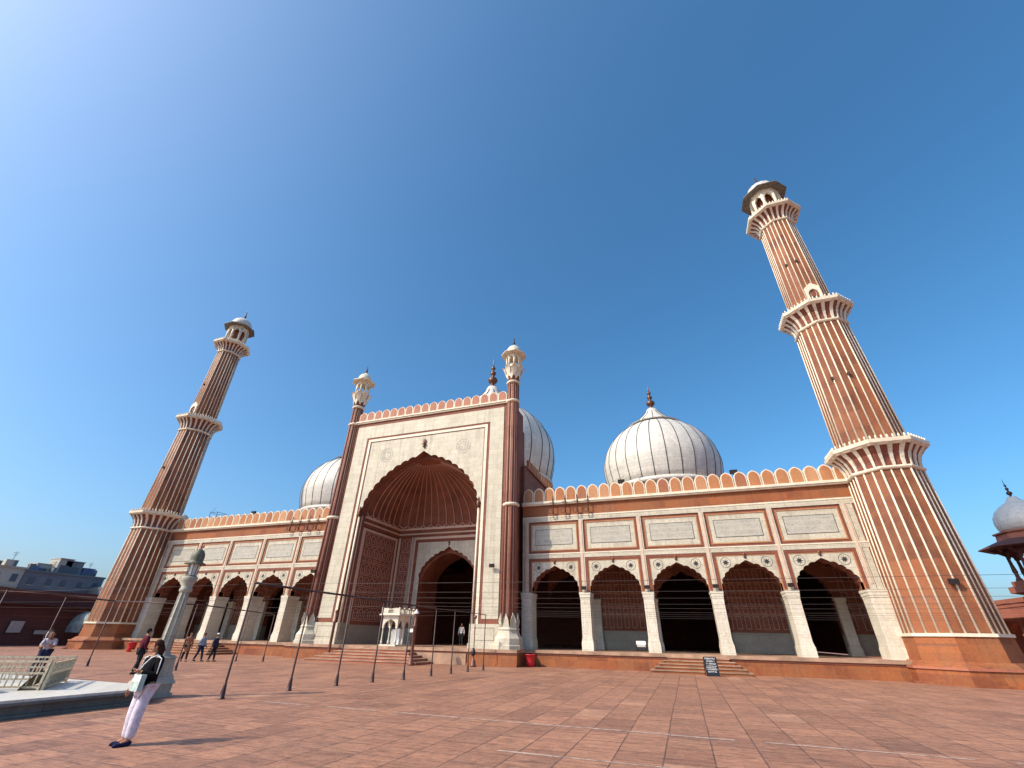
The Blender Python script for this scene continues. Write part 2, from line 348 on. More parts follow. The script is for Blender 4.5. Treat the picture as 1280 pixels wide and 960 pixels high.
def wing(s):
    w=MB()   # arcade wall body built at +x then mirrored
    X=Matrix.Diagonal((s,1,1,1))
    E=[X0+i*BW for i in range(6)]
    root=MB(); root.X=X; b=root
    x0,x1=8.45,30.5
    # solid upper wall
    ztop=10.36
    b.box(x0,x1,.12,1.05,6.36,ztop,M['red'])
    b.box(x0,x1,0,.12,9.55,ztop,M['red'])                       # frieze
    b.box(x0,x1,-.02,.12,9.15,9.548,M['marble'])                # white band
    b.box(x0,x1,-.02,.12,6.55,6.90,M['marble'])
    b.box(x0,x1,-.045,.0,9.44,9.52,M['trim']); b.box(x0,x1,-.045,.0,6.82,6.88,M['trim'])
    for x in E: 
        a=.155
        b.box(x-a,x+a,-.03,.12,CAP+.02,9.15,M['marble'])       # pilaster strip
        b.box(x-.06,x+.06,-.06,.0,CAP+.3,9.15,M['pinktrim'])
    b.box(E[5]+.19,E[5]+.5,-.0,.12,CAP,9.15,M['marble']); b.box(E[5]+.5,x1,.02,.12,CAP,9.15,M['dark_red']); b.box(E[5]+.3,x1,.12,1.2,ZF,6.4,M['dark_red']); b.box(x0,E[0]-.19,0,.12,CAP,9.15,M['marble'])
    aw=root.build('arcade_wall',mosque)
    c=MB(); c.X=X
    c.box(x0,x1,-.2,1.2,ztop,ztop+.1,M['trim']); c.box(x0,x1,-.28,1.2,ztop+.1,ztop+.26,M['trim'])
    c.build('cornice',aw)
    # parapet of merlons
    p=MB(); p.X=X; n=26; W_=(x1-.1-x0)/n; z0=ztop+.26
    for i in range(n):
        cx=x0+.05+W_*(i+.5)
        def mer(hw,h): return [(cx-hw,z0)]+[(cx-hw,z0+h*.55),(cx-hw*.93,z0+h*.73),(cx-hw*.68,z0+h*.88),(cx-hw*.25,z0+h*.97),(cx,z0+h),(cx+hw*.25,z0+h*.97),(cx+hw*.68,z0+h*.88),(cx+hw*.93,z0+h*.73),(cx+hw,z0+h*.55)]+[(cx+hw,z0)]
        p.prism(mer(W_*.475,1.12),-.05,.3,M['trim'])
        q=[(x,z0+.05+(z-z0)*.93) for x,z in mer(W_*.385,1.07)]
        p.prism(q,-.075,.0,random.choice([M['merlon'],M['merlon'],M['merlon'],M['merlon2'],M['merlon3']]))
    p.box(x0,x1,.05,.3,z0-.01,z0+.5,M['merlon'])
    p.build('parapet',aw)
    # bays
    for i in range(5):
        xa,xb=E[i]+.155,E[i+1]-.155
        # upper panel: brown frame, white border, inscription
        f=MB(); f.X=X; z0,z1=6.90,9.15; o_=.03
        for a_,t,mat,y in ((0.0,.15,M['dark_red'],.05),(.15,.07,M['merlon'],.02)):
            f.box(xa+a_,xb-a_,y,.12,z0+a_,z0+a_+t,mat); f.box(xa+a_,xb-a_,y,.12,z1-a_-t,z1-a_,mat)
            f.box(xa+a_,xa+a_+t,y,.12,z0+a_+t,z1-a_-t,mat); f.box(xb-a_-t,xb-a_,y,.12,z0+a_+t,z1-a_-t,mat)
        f.box(xa+.22,xb-.22,.06,.13,z0+.22,z1-.22,M['marble'])
        e=.62
        g_=.5; f.box(xa+g_,xb-g_,.052,.06,z0+e-.06,z1-e+.06,M['black']); 
        f.box(xa+g_+.035,xb-g_-.035,.047,.052,z0+e-.025,z1-e+.025,M['script'])
        f.build('inscription_panel',aw)
        # spandrel with lobed arch
        cx=(E[i]+E[i+1])/2; hw=(BW-.78)/2
        q=MB(); q.X=X
        arch=lobed(hw,1.72,6,.2,.14,6,.14)
        q.prism(rect_hole(xa+.24,xb-.24,CAP+.02,6.33,arch,cx,CAP+.05),.05,.5,M['marble'],sidemat=M['dark_red'])
        fr=[(xa,CAP+.02),(xa,6.55),(xb,6.55),(xb,CAP+.02),(xb-.17,CAP+.02),(xb-.17,6.38),(xa+.17,6.38),(xa+.17,CAP+.02)]
        q.prism(fr,.0,.6,M['dark_red'])
        fr=[(xa+.17,CAP+.02),(xa+.17,6.38),(xb-.17,6.38),(xb-.17,CAP+.02),(xb-.24,CAP+.02),(xb-.24,6.31),(xa+.24,6.31),(xa+.24,CAP+.02)]
        q.prism(fr,.03,.6,M['merlon'])
        # thick inner arch ring behind
        arch2=lobed(hw+.04,1.75,6,.2,.14,6,.14)
        q.prism(rect_hole(xa-.18,xb+.18,CAP-.0,6.5,arch2,cx,CAP+.05),.62,1.3,M['dark_red'])
        # small finial over the apex
        q.lathe([(.03,0),(.1,.08),(.04,.16),(.13,.24),(.05,.32),(.0,.4)],8,M['copper'],cx,.05,CAP+1.86)
        q.build('arch_panel',aw)
        for sx in (-1,1):
            r_=MB(); r_.X=X; ox=cx+sx*1.18; oz=5.93
            for k in range(8):
                a=k*PI/4+PI/8*0; 
                P=[(ox+.21*cos(a),oz+.21*sin(a)),(ox+.09*cos(a+.39),oz+.09*sin(a+.39)),(ox,oz),(ox+.09*cos(a-.39),oz+.09*sin(a-.39))]
                r_.prism(P,.04,.049,M['black'])
            ring=[(ox+.3*cos(t*PI/16),oz+.3*sin(t*PI/16)) for t in range(33)]
            for a0,a1 in zip(ring,ring[1:]): r_.tube([(a0[0],.046,a0[1]),(a1[0],.046,a1[1])],.012,M['seam'],4)
            r_.build('rosette',aw)
    # pillars
    for i in range(6):
        pm=MB(); pm.X=X; x=E[i]; h=.32
        for k,(x_0,x_1) in enumerate(((x-h,x+h),)):
            if i==5: x_1+=.35
            if i==0: x_0-=.05
            pm.box(x_0,x_1,-.05,1.25,ZF+.72,CAP-.42,M['pillar_marble'])
            for e,za,zb in ((.06,ZF,ZF+.5),(.035,ZF+.5,ZF+.62),(.015,ZF+.62,ZF+.72),(.015,CAP-.42,CAP-.3),(.035,CAP-.3,CAP-.12),(.06,CAP-.12,CAP+.02)):
                pm.box(x_0-e,x_1+e,-.05-e,1.25+e,za,zb,M['pillar_marble'])
            # recessed panel line on the front
            for (a,b_,c_,d_) in ((x_0+.1,x_1-.1,ZF+.95,ZF+.97),(x_0+.1,x_1-.1,CAP-.62,CAP-.6),(x_0+.1,x_0+.115,ZF+.97,CAP-.62),(x_1-.115,x_1-.1,ZF+.97,CAP-.62)):
                pm.box(a,b_,-.056,-.048,c_,d_,M['pinktrim'])
        pm.build('pillar',aw)
    return aw
wr=wing(1); wl=wing(-1)
for w,l in ((wr,'right arcade wing with five lobed arches'),(wl,'left arcade wing with five lobed arches')): w['label']=l

# inner wall behind the arcades (pilasters, red panels, marble dado, dark openings) and closed hall
def inner(s):
    m_=MB(); m_.X=Matrix.Diagonal((s,1,1,1)); y=6.5
    op=[(8.6,12.35),(17.3,21.4),(26.4,29.0)]
    solid=[(12.35,17.3),(21.4,26.4),(29.0,32.0)]
    for a,b in solid:
        m_.box(a,b,y,y+.6,ZF,2.1,M['grey_marble']); m_.box(a,b,y+.02,y+.6,2.1,9,M['recess_shade_red'])
        m_.box(a,b,y-.05,y,2.05,2.14,M['grey_marble'])
        # niches in low relief
        z=2.35
        for hh in (.95,.55,.95,.6,.95):
            n=int((b-a-1.2)/.5)
            for i in range(n):
                x=a+.75+(b-a-1.5)*i/max(1,n-1)
                w=.17
                for bx in ((x-w,x+w,z,z+.03),(x-w,x+w,z+hh-.15,z+hh-.12),(x-w,x-w+.03,z+.03,z+hh-.15),(x+w-.03,x+w,z+.03,z+hh-.15)):
                    m_.box(bx[0],bx[1],y-.012,y+.02,bx[2],bx[3],M['inlay'])
            z+=hh
            m_.box(a,b,y-.02,y+.021,z-.06,z-.02,M['inlay'])
        for x in (a,b-.6):
            m_.box(x,x+.6,y-.35,y,ZF,4.1,M['pillar_marble']); m_.box(x-.06,x+.66,y-.41,y,4.1,4.3,M['pillar_marble']); m_.box(x-.06,x+.66,y-.41,y,ZF,ZF+.5,M['pillar_marble'])
    for a,b in op: 
        hw=(b-a)/2+.01
        m_.prism(rect_hole(a,b,4.3,9,lobed(hw-.05,2.0,6,.2,.25,5,.2),(a+b)/2,4.32),y+.02,y+.6,M['recess_shade_red'])
    # cross ribs from pillars to inner wall
    for i in range(6):
        x=X0+i*BW; m_.box(x-.3,x+.3,1.3,y-.01,6.3,9,M['dark_red'])
    return m_.build('inner_wall',mosque)
inner(1); inner(-1)
m_=MB()
for (x0,x1,y0,y1,z0,z1) in ((-31,-8.45,.3,27,9.0,9.3),(8.45,31,.3,27,9.0,9.3),(-31,31,26.5,27,ZF,10.3),(-31.2,-30.7,.5,27,ZF,10.3),(30.7,31.2,.5,27,ZF,10.3),(-31,-5.7,.9,27,10.2,10.36),(5.7,31,.9,27,10.2,10.36),(-5.7,5.7,5.0,27,10.2,10.36)):
    m_.box(x0,x1,y0,y1,z0,z1,M['dark_red'])
m_.build('hall_shell',mosque)
# central block behind the portal
m_=MB()
m_.box(-8.4,8.4,5.6,25.5,10.36,13.9,M['dark_red'])
m_.box(-8.4,-5.9,.5,5.6,10.36,13.9,M['dark_red']); m_.box(5.9,8.4,.5,5.6,10.36,13.9,M['dark_red'])
m_.box(-8.55,8.55,5.6,25.6,13.9,14.1,M['gallery_lit']); m_.box(-8.55,-5.9,.95,5.6,13.9,14.1,M['gallery_lit']); m_.box(5.9,8.55,.95,5.6,13.9,14.1,M['gallery_lit'])
for sx in (-1,1):
    for k in range(30):
        y=1.4+k*.82; m_.box(sx*8.3,sx*8.5,y,y+.62,14.1,14.75,M['merlon'])
m_.build('central_block',mosque)

# ---- portal (pishtaq)
YP=-1.9; HR=5.32
portal=MB(); ph=MB()
ZS=10.2; HA=5.15
arch=lobed(HR,HA,10,.2,.2,8,.35)
# marble spandrel field with lobed opening
m_=MB()
m_.prism(rect_hole(-5.62,5.62,10.2,16.77,arch,0,ZS),YP+.06,YP+.75,M['marble'],sidemat=M['recess_shade_red'])
def fr(x,z,t,z0=ZF): return [(-x,z0),(-x,z),(x,z),(x,z0),(x-t,z0),(x-t,z-t),(-x+t,z-t),(-x+t,z0)]
m_.prism(fr(5.69,16.84,.07,2.3),YP+.03,YP+.3,M['dark_red'])
m_.prism(fr(5.92,17.05,.23,2.3),YP+.0,YP+.3,M['trim'])
m_.prism(fr(6.14,17.27,.22,2.3),YP+.03,YP+.3,M['dark_red'])
m_.prism(fr(7.36,18.45,1.22,2.6),YP+.0,YP+1.2,M['marble'])
m_.prism(fr(7.55,18.8,.19,2.3),YP+.05,YP+1.2,M['dark_red'])
m_.box(-7.36,7.36,YP+.02,YP+1.2,18.45,18.8,M['dark_red'])
for s in (-1,1): m_.box(s*6.14,s*7.36,YP+.02,YP+1.2,2.3,2.6,M['recess_shade_red'])
m_.box(-8.1,8.1,YP+.4,YP+2.9,17.3,18.8,M['dark_red'])
for s in (-1,1):
    m_.box(s*5.66,s*8.1,YP+.8,YP+3.3,ZF,17.3,M['dark_red'])
    m_.box(s*7.5,s*8.05,YP+.3,YP+.82,ZF,18.79,M['dark_red'])
    m_.box(s*5.66,s*7.0,YP+3.3,7.5,ZF,10.3,M['dark_red'])
m_.prism(rect_hole(-5.66,5.66,10.25,17.3,arch_curve(5.22,4.62,40,.2),0,10.25),YP+.76,YP+.95,M['recess_shade_red'])
pf=m_.build('portal',mosque,'tall central portal with a huge lobed arch')
for s in (-1,1):  # white marble base blocks
    m_=MB()
    m_.box(s*5.35,s*7.5,YP-.1,YP+.75,ZF,2.3,M['marble'])
    m_.box(s*5.3,s*7.55,YP-.16,YP+.8,ZF,ZF+.28,M['marble'])
    x0,x1=5.75,7.15
    for (a,b,c,d) in ((x0,x1,1.35,1.37),(x0,x1,2.05,2.07),(x0,x0+.02,1.37,2.05),(x1-.02,x1,1.37,2.05)):
        m_.box(s*a,s*b,YP-.106,YP-.09,c,d,M['seam'])
    m_.build('base_block',pf)
for s in (-1,1):  # colonettes and jamb lining
    m_=MB()
    m_.tube([(s*5.45,YP+.12,2.3),(s*5.45,YP+.12,10.1)],.09,M['trim'],8)
    m_.tube([(s*5.62,YP+.02,2.3),(s*5.62,YP+.02,10.1)],.05,M['dark_red'],8)
    m_.lathe([(.06,0),(.16,.1),(.1,.2),(.2,.35),(.08,.5),(.03,.8)],8,M['copper'],s*5.45,YP+.02,10.1)
    m_.box(s*5.34,s*5.66,YP+.2,YP+1.0,2.3,10.2,M['dark_red']); m_.box(s*5.325,s*5.34,YP+.3,YP+.42,2.3,10.2,M['pinktrim']); m_.box(s*5.34,s*5.66,YP+.2,YP+1.0,ZF,2.3,M['grey_marble'])
    m_.build('colonette',pf)
# parapet of the portal
m_=MB(); m_.box(-7.7,7.7,YP-.1,YP+1.2,18.8,18.92,M['trim']); m_.box(-7.7,7.7,YP-.18,YP+1.2,18.92,19.04,M['trim'])
n=18; W_=15.1/n
for i in range(n):
    cx=-7.55+W_*(i+.5); z0=19.04; hw=W_*.475
    def mer(hw,h): return [(cx-hw,z0),(cx-hw,z0+h*.55),(cx-hw*.93,z0+h*.74),(cx-hw*.68,z0+h*.89),(cx-hw*.25,z0+h*.975),(cx,z0+h),(cx+hw*.25,z0+h*.975),(cx+hw*.68,z0+h*.89),(cx+hw*.93,z0+h*.74),(cx+hw,z0+h*.55),(cx+hw,z0)]
    m_.prism(mer(hw,1.0),YP+.02,YP+.35,M['trim']); m_.prism([(x,z0+.06+(z-z0)*.9) for x,z in mer(W_*.37,1.0)],YP-.01,YP+.1,M['merlon_pink'])
m_.build('parapet',pf)
m_=MB()
m_.lathe([(.06,0),(.12,.1),(.06,.2),(.2,.34),(.12,.44)],8,M['copper'],0,YP-.02,15.62)
for a in (-50,-25,0,25,50): m_.tube([(0,YP-.02,16.0),(.22*sin(R(a)),YP-.02,16.05+.38*cos(R(a)))],[.05,.02],M['copper'],5)
m_.build('arch_finial',pf)
M['faded']=plain('faded_inlay',(.40,.385,.32),.6,0,.25,5)
for sx in (-1,1):
    m_=MB(); ox,oz=sx*3.75,15.35
    for rr in (.62,.42): 
        m_.tube([(ox+rr*cos(t*PI/16),YP+.058,oz+rr*sin(t*PI/16)) for t in range(33)],.02,M['faded'],4)
    for k in range(12):
        a=k*PI/6; m_.prism([(ox+.15*cos(a),oz+.15*sin(a)),(ox+.38*cos(a-.13),oz+.38*sin(a-.13)),(ox+.56*cos(a),oz+.56*sin(a)),(ox+.38*cos(a+.13),oz+.38*sin(a+.13))],YP+.05,YP+.058,M['faded'])
    m_.build('medallion',pf)
# recess: side walls, back wall, cornice
YB=4.4
def relief(m_,ax,a0,a1,z0,z1,fix,nx,rows,sgn,t=.05):
    """rows of outlined niches on a wall; ax 'x' wall runs along x at y=fix, ax 'y' wall runs along y at x=fix"""
    def bx(u0,u1,w0,w1):
        if ax=='x': m_.box(u0,u1,fix-.018,fix+.01,w0,w1,M['inlay'])
        else: m_.box(fix-.018 if sgn<0 else fix-.01,fix+.01 if sgn<0 else fix+.018,u0,u1,w0,w1,M['inlay'])
    tot=sum(rows); z=z0
    for r in rows:
        h=(z1-z0)*r/tot
        bx(a0,a1,z-.02,z+.02)
        for i in range(nx):
            c=a0+(a1-a0)*(i+.5)/nx; w=(a1-a0)/nx*.36; b=z+.1; tt=z+h-.1
            bx(c-w,c+w,b,b+t); bx(c-w,c-w+t,b+t,tt-.12); bx(c+w-t,c+w,b+t,tt-.12)
            bx(c-w+t,c-w*.45,tt-.12,tt-.12+t); bx(c+w*.45,c+w-t,tt-.12,tt-.12+t); bx(c-w*.45,c+w*.45,tt-.05,tt-.05+t)
            if r>.6: bx(c-.014,c+.014,b+.15,tt-.3)
        z+=h
    bx(a0,a1,z1-.02,z1+.02)
for s in (-1,1):
    m_=MB()
    m_.box(s*5.3,s*5.6,YP+.8,YB,ZF,2.1,M['grey_marble']); m_.box(s*5.26,s*5.6,YP+.8,YB,2.1,2.2,M['grey_marble'])
    m_.box(s*5.33,s*5.6,YP+.8,YB,2.2,9.35,M['recess_shade_red'])
    m_.box(s*5.30,s*5.34,YP+.8,YP+1.15,2.2,9.35,M['pinktrim']); m_.box(s*5.30,s*5.34,YB-.5,YB-.25,2.2,9.35,M['pinktrim'])
    m_.box(s*5.30,s*5.34,YP+1.15,YB-.5,9.15,9.35,M['pinktrim'])
    relief(m_,'y',YP+1.3,YB-.65,2.5,9.05,s*5.33,6,[1,1,.5,1,1,.5,1,1],-s)
    m_.build('recess_side_wall',pf)
m_=MB()
m_.box(-5.3,-2.75,YB,YB+.4,ZF,2.1,M['grey_marble']); m_.box(2.75,5.3,YB,YB+.4,ZF,2.1,M['grey_marble'])
for s in (-1,1):
    m_.box(s*5.3,s*3.45,YB+.03,YB+.4,2.1,9.45,M['recess_shade_red']); m_.box(s*5.3,s*5.1,YB-.04,YB+.03,2.1,9.45,M['pinktrim'])
    a,b=sorted((s*5.0,s*3.9)); relief(m_,'x',a,b,2.4,9.3,YB+.03,2,[1,1,.6,1,.6,1,1],1)
    m_.box(s*3.85,s*3.45,YB-.1,YB+.4,2.1,9.45,M['pinktrim']); m_.box(s*3.75,s*3.55,YB-.14,YB-.1,2.1,9.45,M['grey_marble'])
    m_.box(s*3.45,s*3.2,YB-.03,YB+.4,2.1,9.0,M['dark_red'])
m_.box(-3.45,3.45,YB-.03,YB+.4,9.0,9.25,M['dark_red']); m_.box(-3.45,3.45,YB-.05,YB+.4,9.25,9.45,M['pinktrim'])
ar=lobed(2.72,2.55,7,.22,.25,6,.25)
m_.prism(rect_hole(-3.2,3.2,2.1,9.0,ar,0,6.0),YB+.02,YB+.4,M['marble'],sidemat=M['recess_shade_red'])
m_.lathe([(.05,0),(.09,.08),(.04,.15),(.14,.25),(.04,.36),(.0,.55)],8,M['copper'],0,YB,8.62)
m_.build('recess_back_wall',pf)
# deep door reveal
m_=MB()
m_.prism(rect_hole(-5.2,5.2,ZF,10.2,arch_curve(2.66,2.35,24,.2),0,5.7),YB+.4,YB+3.4,M['recess_shade_red'])
m_.build('doorway',pf)
# impost cornice
m_=MB()
for z0,z1,e,mat in ((9.45,9.7,.04,M['recess_shade_red']),(9.7,9.82,.1,M['pinktrim']),(9.82,10.12,.03,M['recess_shade_red']),(10.12,10.3,.12,M['pinktrim'])):
    m_.box(-5.3,5.3,YB-e,YB+.4,z0,z1,mat)
    for s in (-1,1): m_.box(s*(5.33-e),s*5.6,YP+.78,YB-e,z0,z1,mat)
m_.build('impost_cornice',pf)
# half dome with ribs
def vault():
    m_=MB(); base=[]; ya=YP+.78; hw=5.3; rc=1.2
    # base line: left front -> left back (rounded) -> right back -> right front
    base.append((-hw,ya))
    ns=10
    for i in range(1,ns): base.append((-hw,ya+(YB-rc-ya)*i/ns))
    for i in range(0,7): a=PI-(PI/2)*i/6; base.append((-hw+rc+rc*cos(a),YB-rc+rc*sin(a)))
    for i in range(1,19): base.append((-hw+rc+(2*hw-2*rc)*i/19,YB))
    for i in range(0,7): a=PI/2-(PI/2)*i/6; base.append((hw-rc+rc*cos(a),YB-rc+rc*sin(a)))
    for i in range(1,ns+1): base.append((hw,YB-rc-(YB-rc-ya)*i/ns))
    A=(0,ya-.0); T=14; zt=ZS+HA-.42
    def P(b,t,off=0):
        a=t*PI/2; u=cos(a)*(1-off); 
        h=(1-cos(a)**2)**.5*.8+.2*(1-cos(a))
        return (A[0]+(b[0]-A[0])*u, A[1]+(b[1]-A[1])*u, 10.25+(zt-10.25)*h-off*.2)
    v=[P(b,t/T) for b in base for t in range(T+1)]
    f=[(i*(T+1)+t,i*(T+1)+t+1,(i+1)*(T+1)+t+1,(i+1)*(T+1)+t) for i in range(len(base)-1) for t in range(T)]
    m_.add(v,f,M['recess_shade_red'],True)
    L=[0]
    for a,b in zip(base,base[1:]): L.append(L[-1]+math.hypot(a[0]-b[0],a[1]-b[1]))
    def at(d):
        for i in range(len(L)-1):
            if L[i+1]>=d: 
                t=(d-L[i])/(L[i+1]-L[i]); return (base[i][0]+(base[i+1][0]-base[i][0])*t,base[i][1]+(base[i+1][1]-base[i][1])*t)
        return base[-1]
    N=25
    vo=m_.build('half_dome',pf)
    r_=MB()
    pts=[at(L[-1]*k/N) for k in range(N+1)]
    for k in range(1,N):
        r_.tube([P(pts[k],.04+ .84*t/12,.012) for t in range(13)],[.045]*8+[.035]*5,M['inlay'],5)
    for k in range(N):
        a,b=pts[k],pts[k+1]; q=[]
        for j in range(7):
            t=j/6; p=P((a[0]+(b[0]-a[0])*t,a[1]+(b[1]-a[1])*t),.0,.012); q.append((p[0],p[1],10.56-.26*sin(PI*t)))
        r_.tube(q,.06,M['inlay'],5)
    r_.build('ribs',pf)
    # plaster crown piece under the apex
    return vo
vault()
# turrets
def turret(s):
    x,y=s*8.08,-1.75
    root=bpy.data.objects.new('turret',None); C.objects.link(root); root.parent=mosque; root.location=(x,y,0)
    b=MB()
    b.lathe([(.98,ZF),(.98,1.1),(.92,1.14),(.9,1.5),(.72,1.75),(.66,1.95),(.72,2.0),(.68,2.08),(.6,2.2)],8,M['marble'],rot=PI/8,smooth=False)
    for k in range(8):
        a=PI/8+k*PI/4+PI/8; ca,sa=cos(a),sin(a)
        tx,ty=-sa,ca
        v=[(ca*.6+tx*.24,sa*.6+ty*.24,2.1),(ca*.6-tx*.24,sa*.6-ty*.24,2.1),(ca*.68-tx*.2,sa*.68-ty*.2,2.5),(ca*.62,sa*.62,2.95),(ca*.68+tx*.2,sa*.68+ty*.2,2.5)]
        v2=[(p[0]*.86,p[1]*.86,p[2]) for p in v]
        b.add(v+v2,[(0,1,2,3,4)[::-1],(5,6,7,8,9)]+[(i,(i+1)%5,(i+1)%5+5,i+5) for i in range(5)],M['marble'])
    b.build('turret_base',root)
    b=MB()
    b.extr(octo(.5),2.2,20.7,M['turret_red'],octo(.43))
    for k in range(8):
        a=PI/8+k*PI/4
        b.tube([(.5*cos(a),.5*sin(a),2.3),(.43*cos(a),.43*sin(a),20.7)],.085,M['turret_red'],6)
        a+=PI/8
        b.tube([(.468*cos(a),.468*sin(a),2.5),(.402*cos(a),.402*sin(a),20.7)],.022,M['pinktrim'],4)
    for z,r in ((10.1,.6),(18.85,.56),(20.7,.56)):
        b.lathe([(r-.06,z-.12),(r,z-.08),(r+.05,z),(r,z+.08),(r-.06,z+.12)],16,M['trim'])
    b.build('turret_shaft',root)
    b=MB()
    b.lathe([(.42,20.75),(.5,21.0),(.62,21.5),(.66,22.0)],8,M['dark_red'],rot=PI/8)
    for ring,(r0,r1,z0,z1,ph) in enumerate(((.5,.72,20.95,22.05,0),(.56,.95,21.2,22.15,PI/8))):
        for k in range(8):
            a=k*PI/4+ph; pts=[]; 
            prof=[(r0,z0,.02),(r0+.12,z0+(z1-z0)*.35,.2),(r0+(r1-r0)*.55,z0+(z1-z0)*.75,.26),(r1-.02,z1,.16),(r1+.1,z1+.03,.02)]
            v=[]
            for r,z,w in prof:
                for sg in (-1,0,1):
                    rr=r+(0.03 if sg==0 else 0); v.append((rr*cos(a)-sg*w*sin(a),rr*sin(a)+sg*w*cos(a),z))
            v2=[(p[0]*.94,p[1]*.94,p[2]+.015) for p in v]; n=len(v)
            f=[(i*3+j,i*3+j+1,i*3+j+4,i*3+j+3) for i in range(4) for j in range(2)]
            b.add(v+v2,f+[tuple(q+n for q in ff)[::-1] for ff in f],M['trim'],True)
    b.build('lotus_capital',root)
    b=MB(); r=.62
    b.extr(octo(r+.12),22.02,22.16,M['trim'])
    for k in range(8):
        a=PI/8+k*PI/4; b.tube([(r*cos(a),r*sin(a),22.16),(r*cos(a),r*sin(a),23.45)],[.09,.075],M['trim'],6)
        # little arch slab between columns
        a2=a+PI/4; p0=Vector((r*cos(a),r*sin(a),0)); p1=Vector((r*cos(a2),r*sin(a2),0)); d=(p1-p0); w=d.length
        mx=Matrix.Translation((p0+p1)/2)@Matrix.Rotation(math.atan2(d.y,d.x),4,'Z')
        b.X=mx; b.prism(rect_hole(-w/2,w/2,23.0,23.6,arch_curve(w*.34,.3,10),0,23.02),-.05,.05,M['trim']); 
        b.box(-w/2,w/2,-.04,.04,22.16,22.42,M['trim']); b.X=Matrix.Identity(4)
    b.extr(octo(r+.08),23.5,23.62,M['trim'])
    v=octo(r,0,0); v2=octo(1.15)
    b.extr(v2,23.6,23.88,M['trim'],octo(.62)); b.lathe([(1.15,23.56),(1.15,23.62)],8,M['trim'],rot=PI/8,smooth=False)
    b.build('lantern',root)
    b=MB(); b.lathe([(.66,23.85),(.68,24.0),(.62,24.25),(.48,24.48),(.3,24.62),(.14,24.72),(.1,24.8)],24,M['trim'])
    finial(b,0,0,24.78,1.15,.2,M['bronze'],8)
    b.build('cupola',root)
turret(1); turret(-1)

# ---- domes
def dome(cx,cy,rb,zb,zc,zl,zfin,zdrum,label,nr=28):
    k=rb/5.74
    root=bpy.data.objects.new('dome',None); C.objects.link(root); root.parent=mosque; root.location=(cx,cy,0); root['label']=label
    H=(zc-zb)/.917; prof=[(rb*.93,zb-2.3*k),(rb*.955,zb-1.6*k),(rb*.985,zb-.8*k)]
    ph=math.acos(.40)
    for i in range(0,19):
        a=ph*i/18; prof.append((rb*cos(a),zb+H*sin(a)))
    b=MB(); b.lathe(prof,72,M['dome_marble'])
    for j in range(nr):
        a=2*PI*(j+.5)/nr
        b.tube([((r+.0)*cos(a),(r+.0)*sin(a),z) for r,z in prof],.045*k,M['seam'],4)
    b.build('dome_shell',root)
    b=MB(); rn=prof[0][0]; z0=prof[0][1]
    b.lathe([(rn+.1*k,z0-.35),(rn+.22*k,z0-.25),(rn+.22*k,z0),(rn+.02,z0+.12)],72,M['dome_marble'])
    b.lathe([(rn*.97,zdrum),(rn*.97,z0-.3)],48,M['dome_marble'],cap=False)
    b.build('drum',root)
    b=MB(); rc=rb*.40; h=zl-zc
    b.lathe([(rc*1.12,zc-.05),(rc*1.22,zc+.02),(rc*1.12,zc+.1),(rc*.95,zc+.14*1),(rc*.78,zc+h*.28),(rc*.5,zc+h*.55),(rc*.3,zc+h*.8),(rc*.2,zc+h)],48,M['dome_marble'],lobes=24,amp=.03)
    b.lathe([(rc*1.16,zc-.12),(rc*1.17,zc-.05)],32,M['seam'])
    for j in range(12):
        a=2*PI*j/12; b.tube([(rr*rc*cos(a),rr*rc*sin(a),zc+h*t) for rr,t in ((.99,.13),(.8,.29),(.53,.55),(.33,.8))],.03*k,M['seam'],4)
    b.build('lotus_crown',root)
    b=MB(); finial(b,0,0,zl-.05,zfin-zl,rc*.34,M['copper'],12); b.build('finial',root)
dome(19.2,12.8,5.74,16.6,21.35,23.6,26.85,9.3,'right marble dome with dark vertical seams')
dome(-19.3,12.8,5.74,16.6,21.35,23.6,26.85,9.3,'left marble dome partly hidden by the portal')
dome(0,12.8,7.75,19.8,26.1,29.7,34.5,13.5,'central marble dome, the largest, behind the portal')

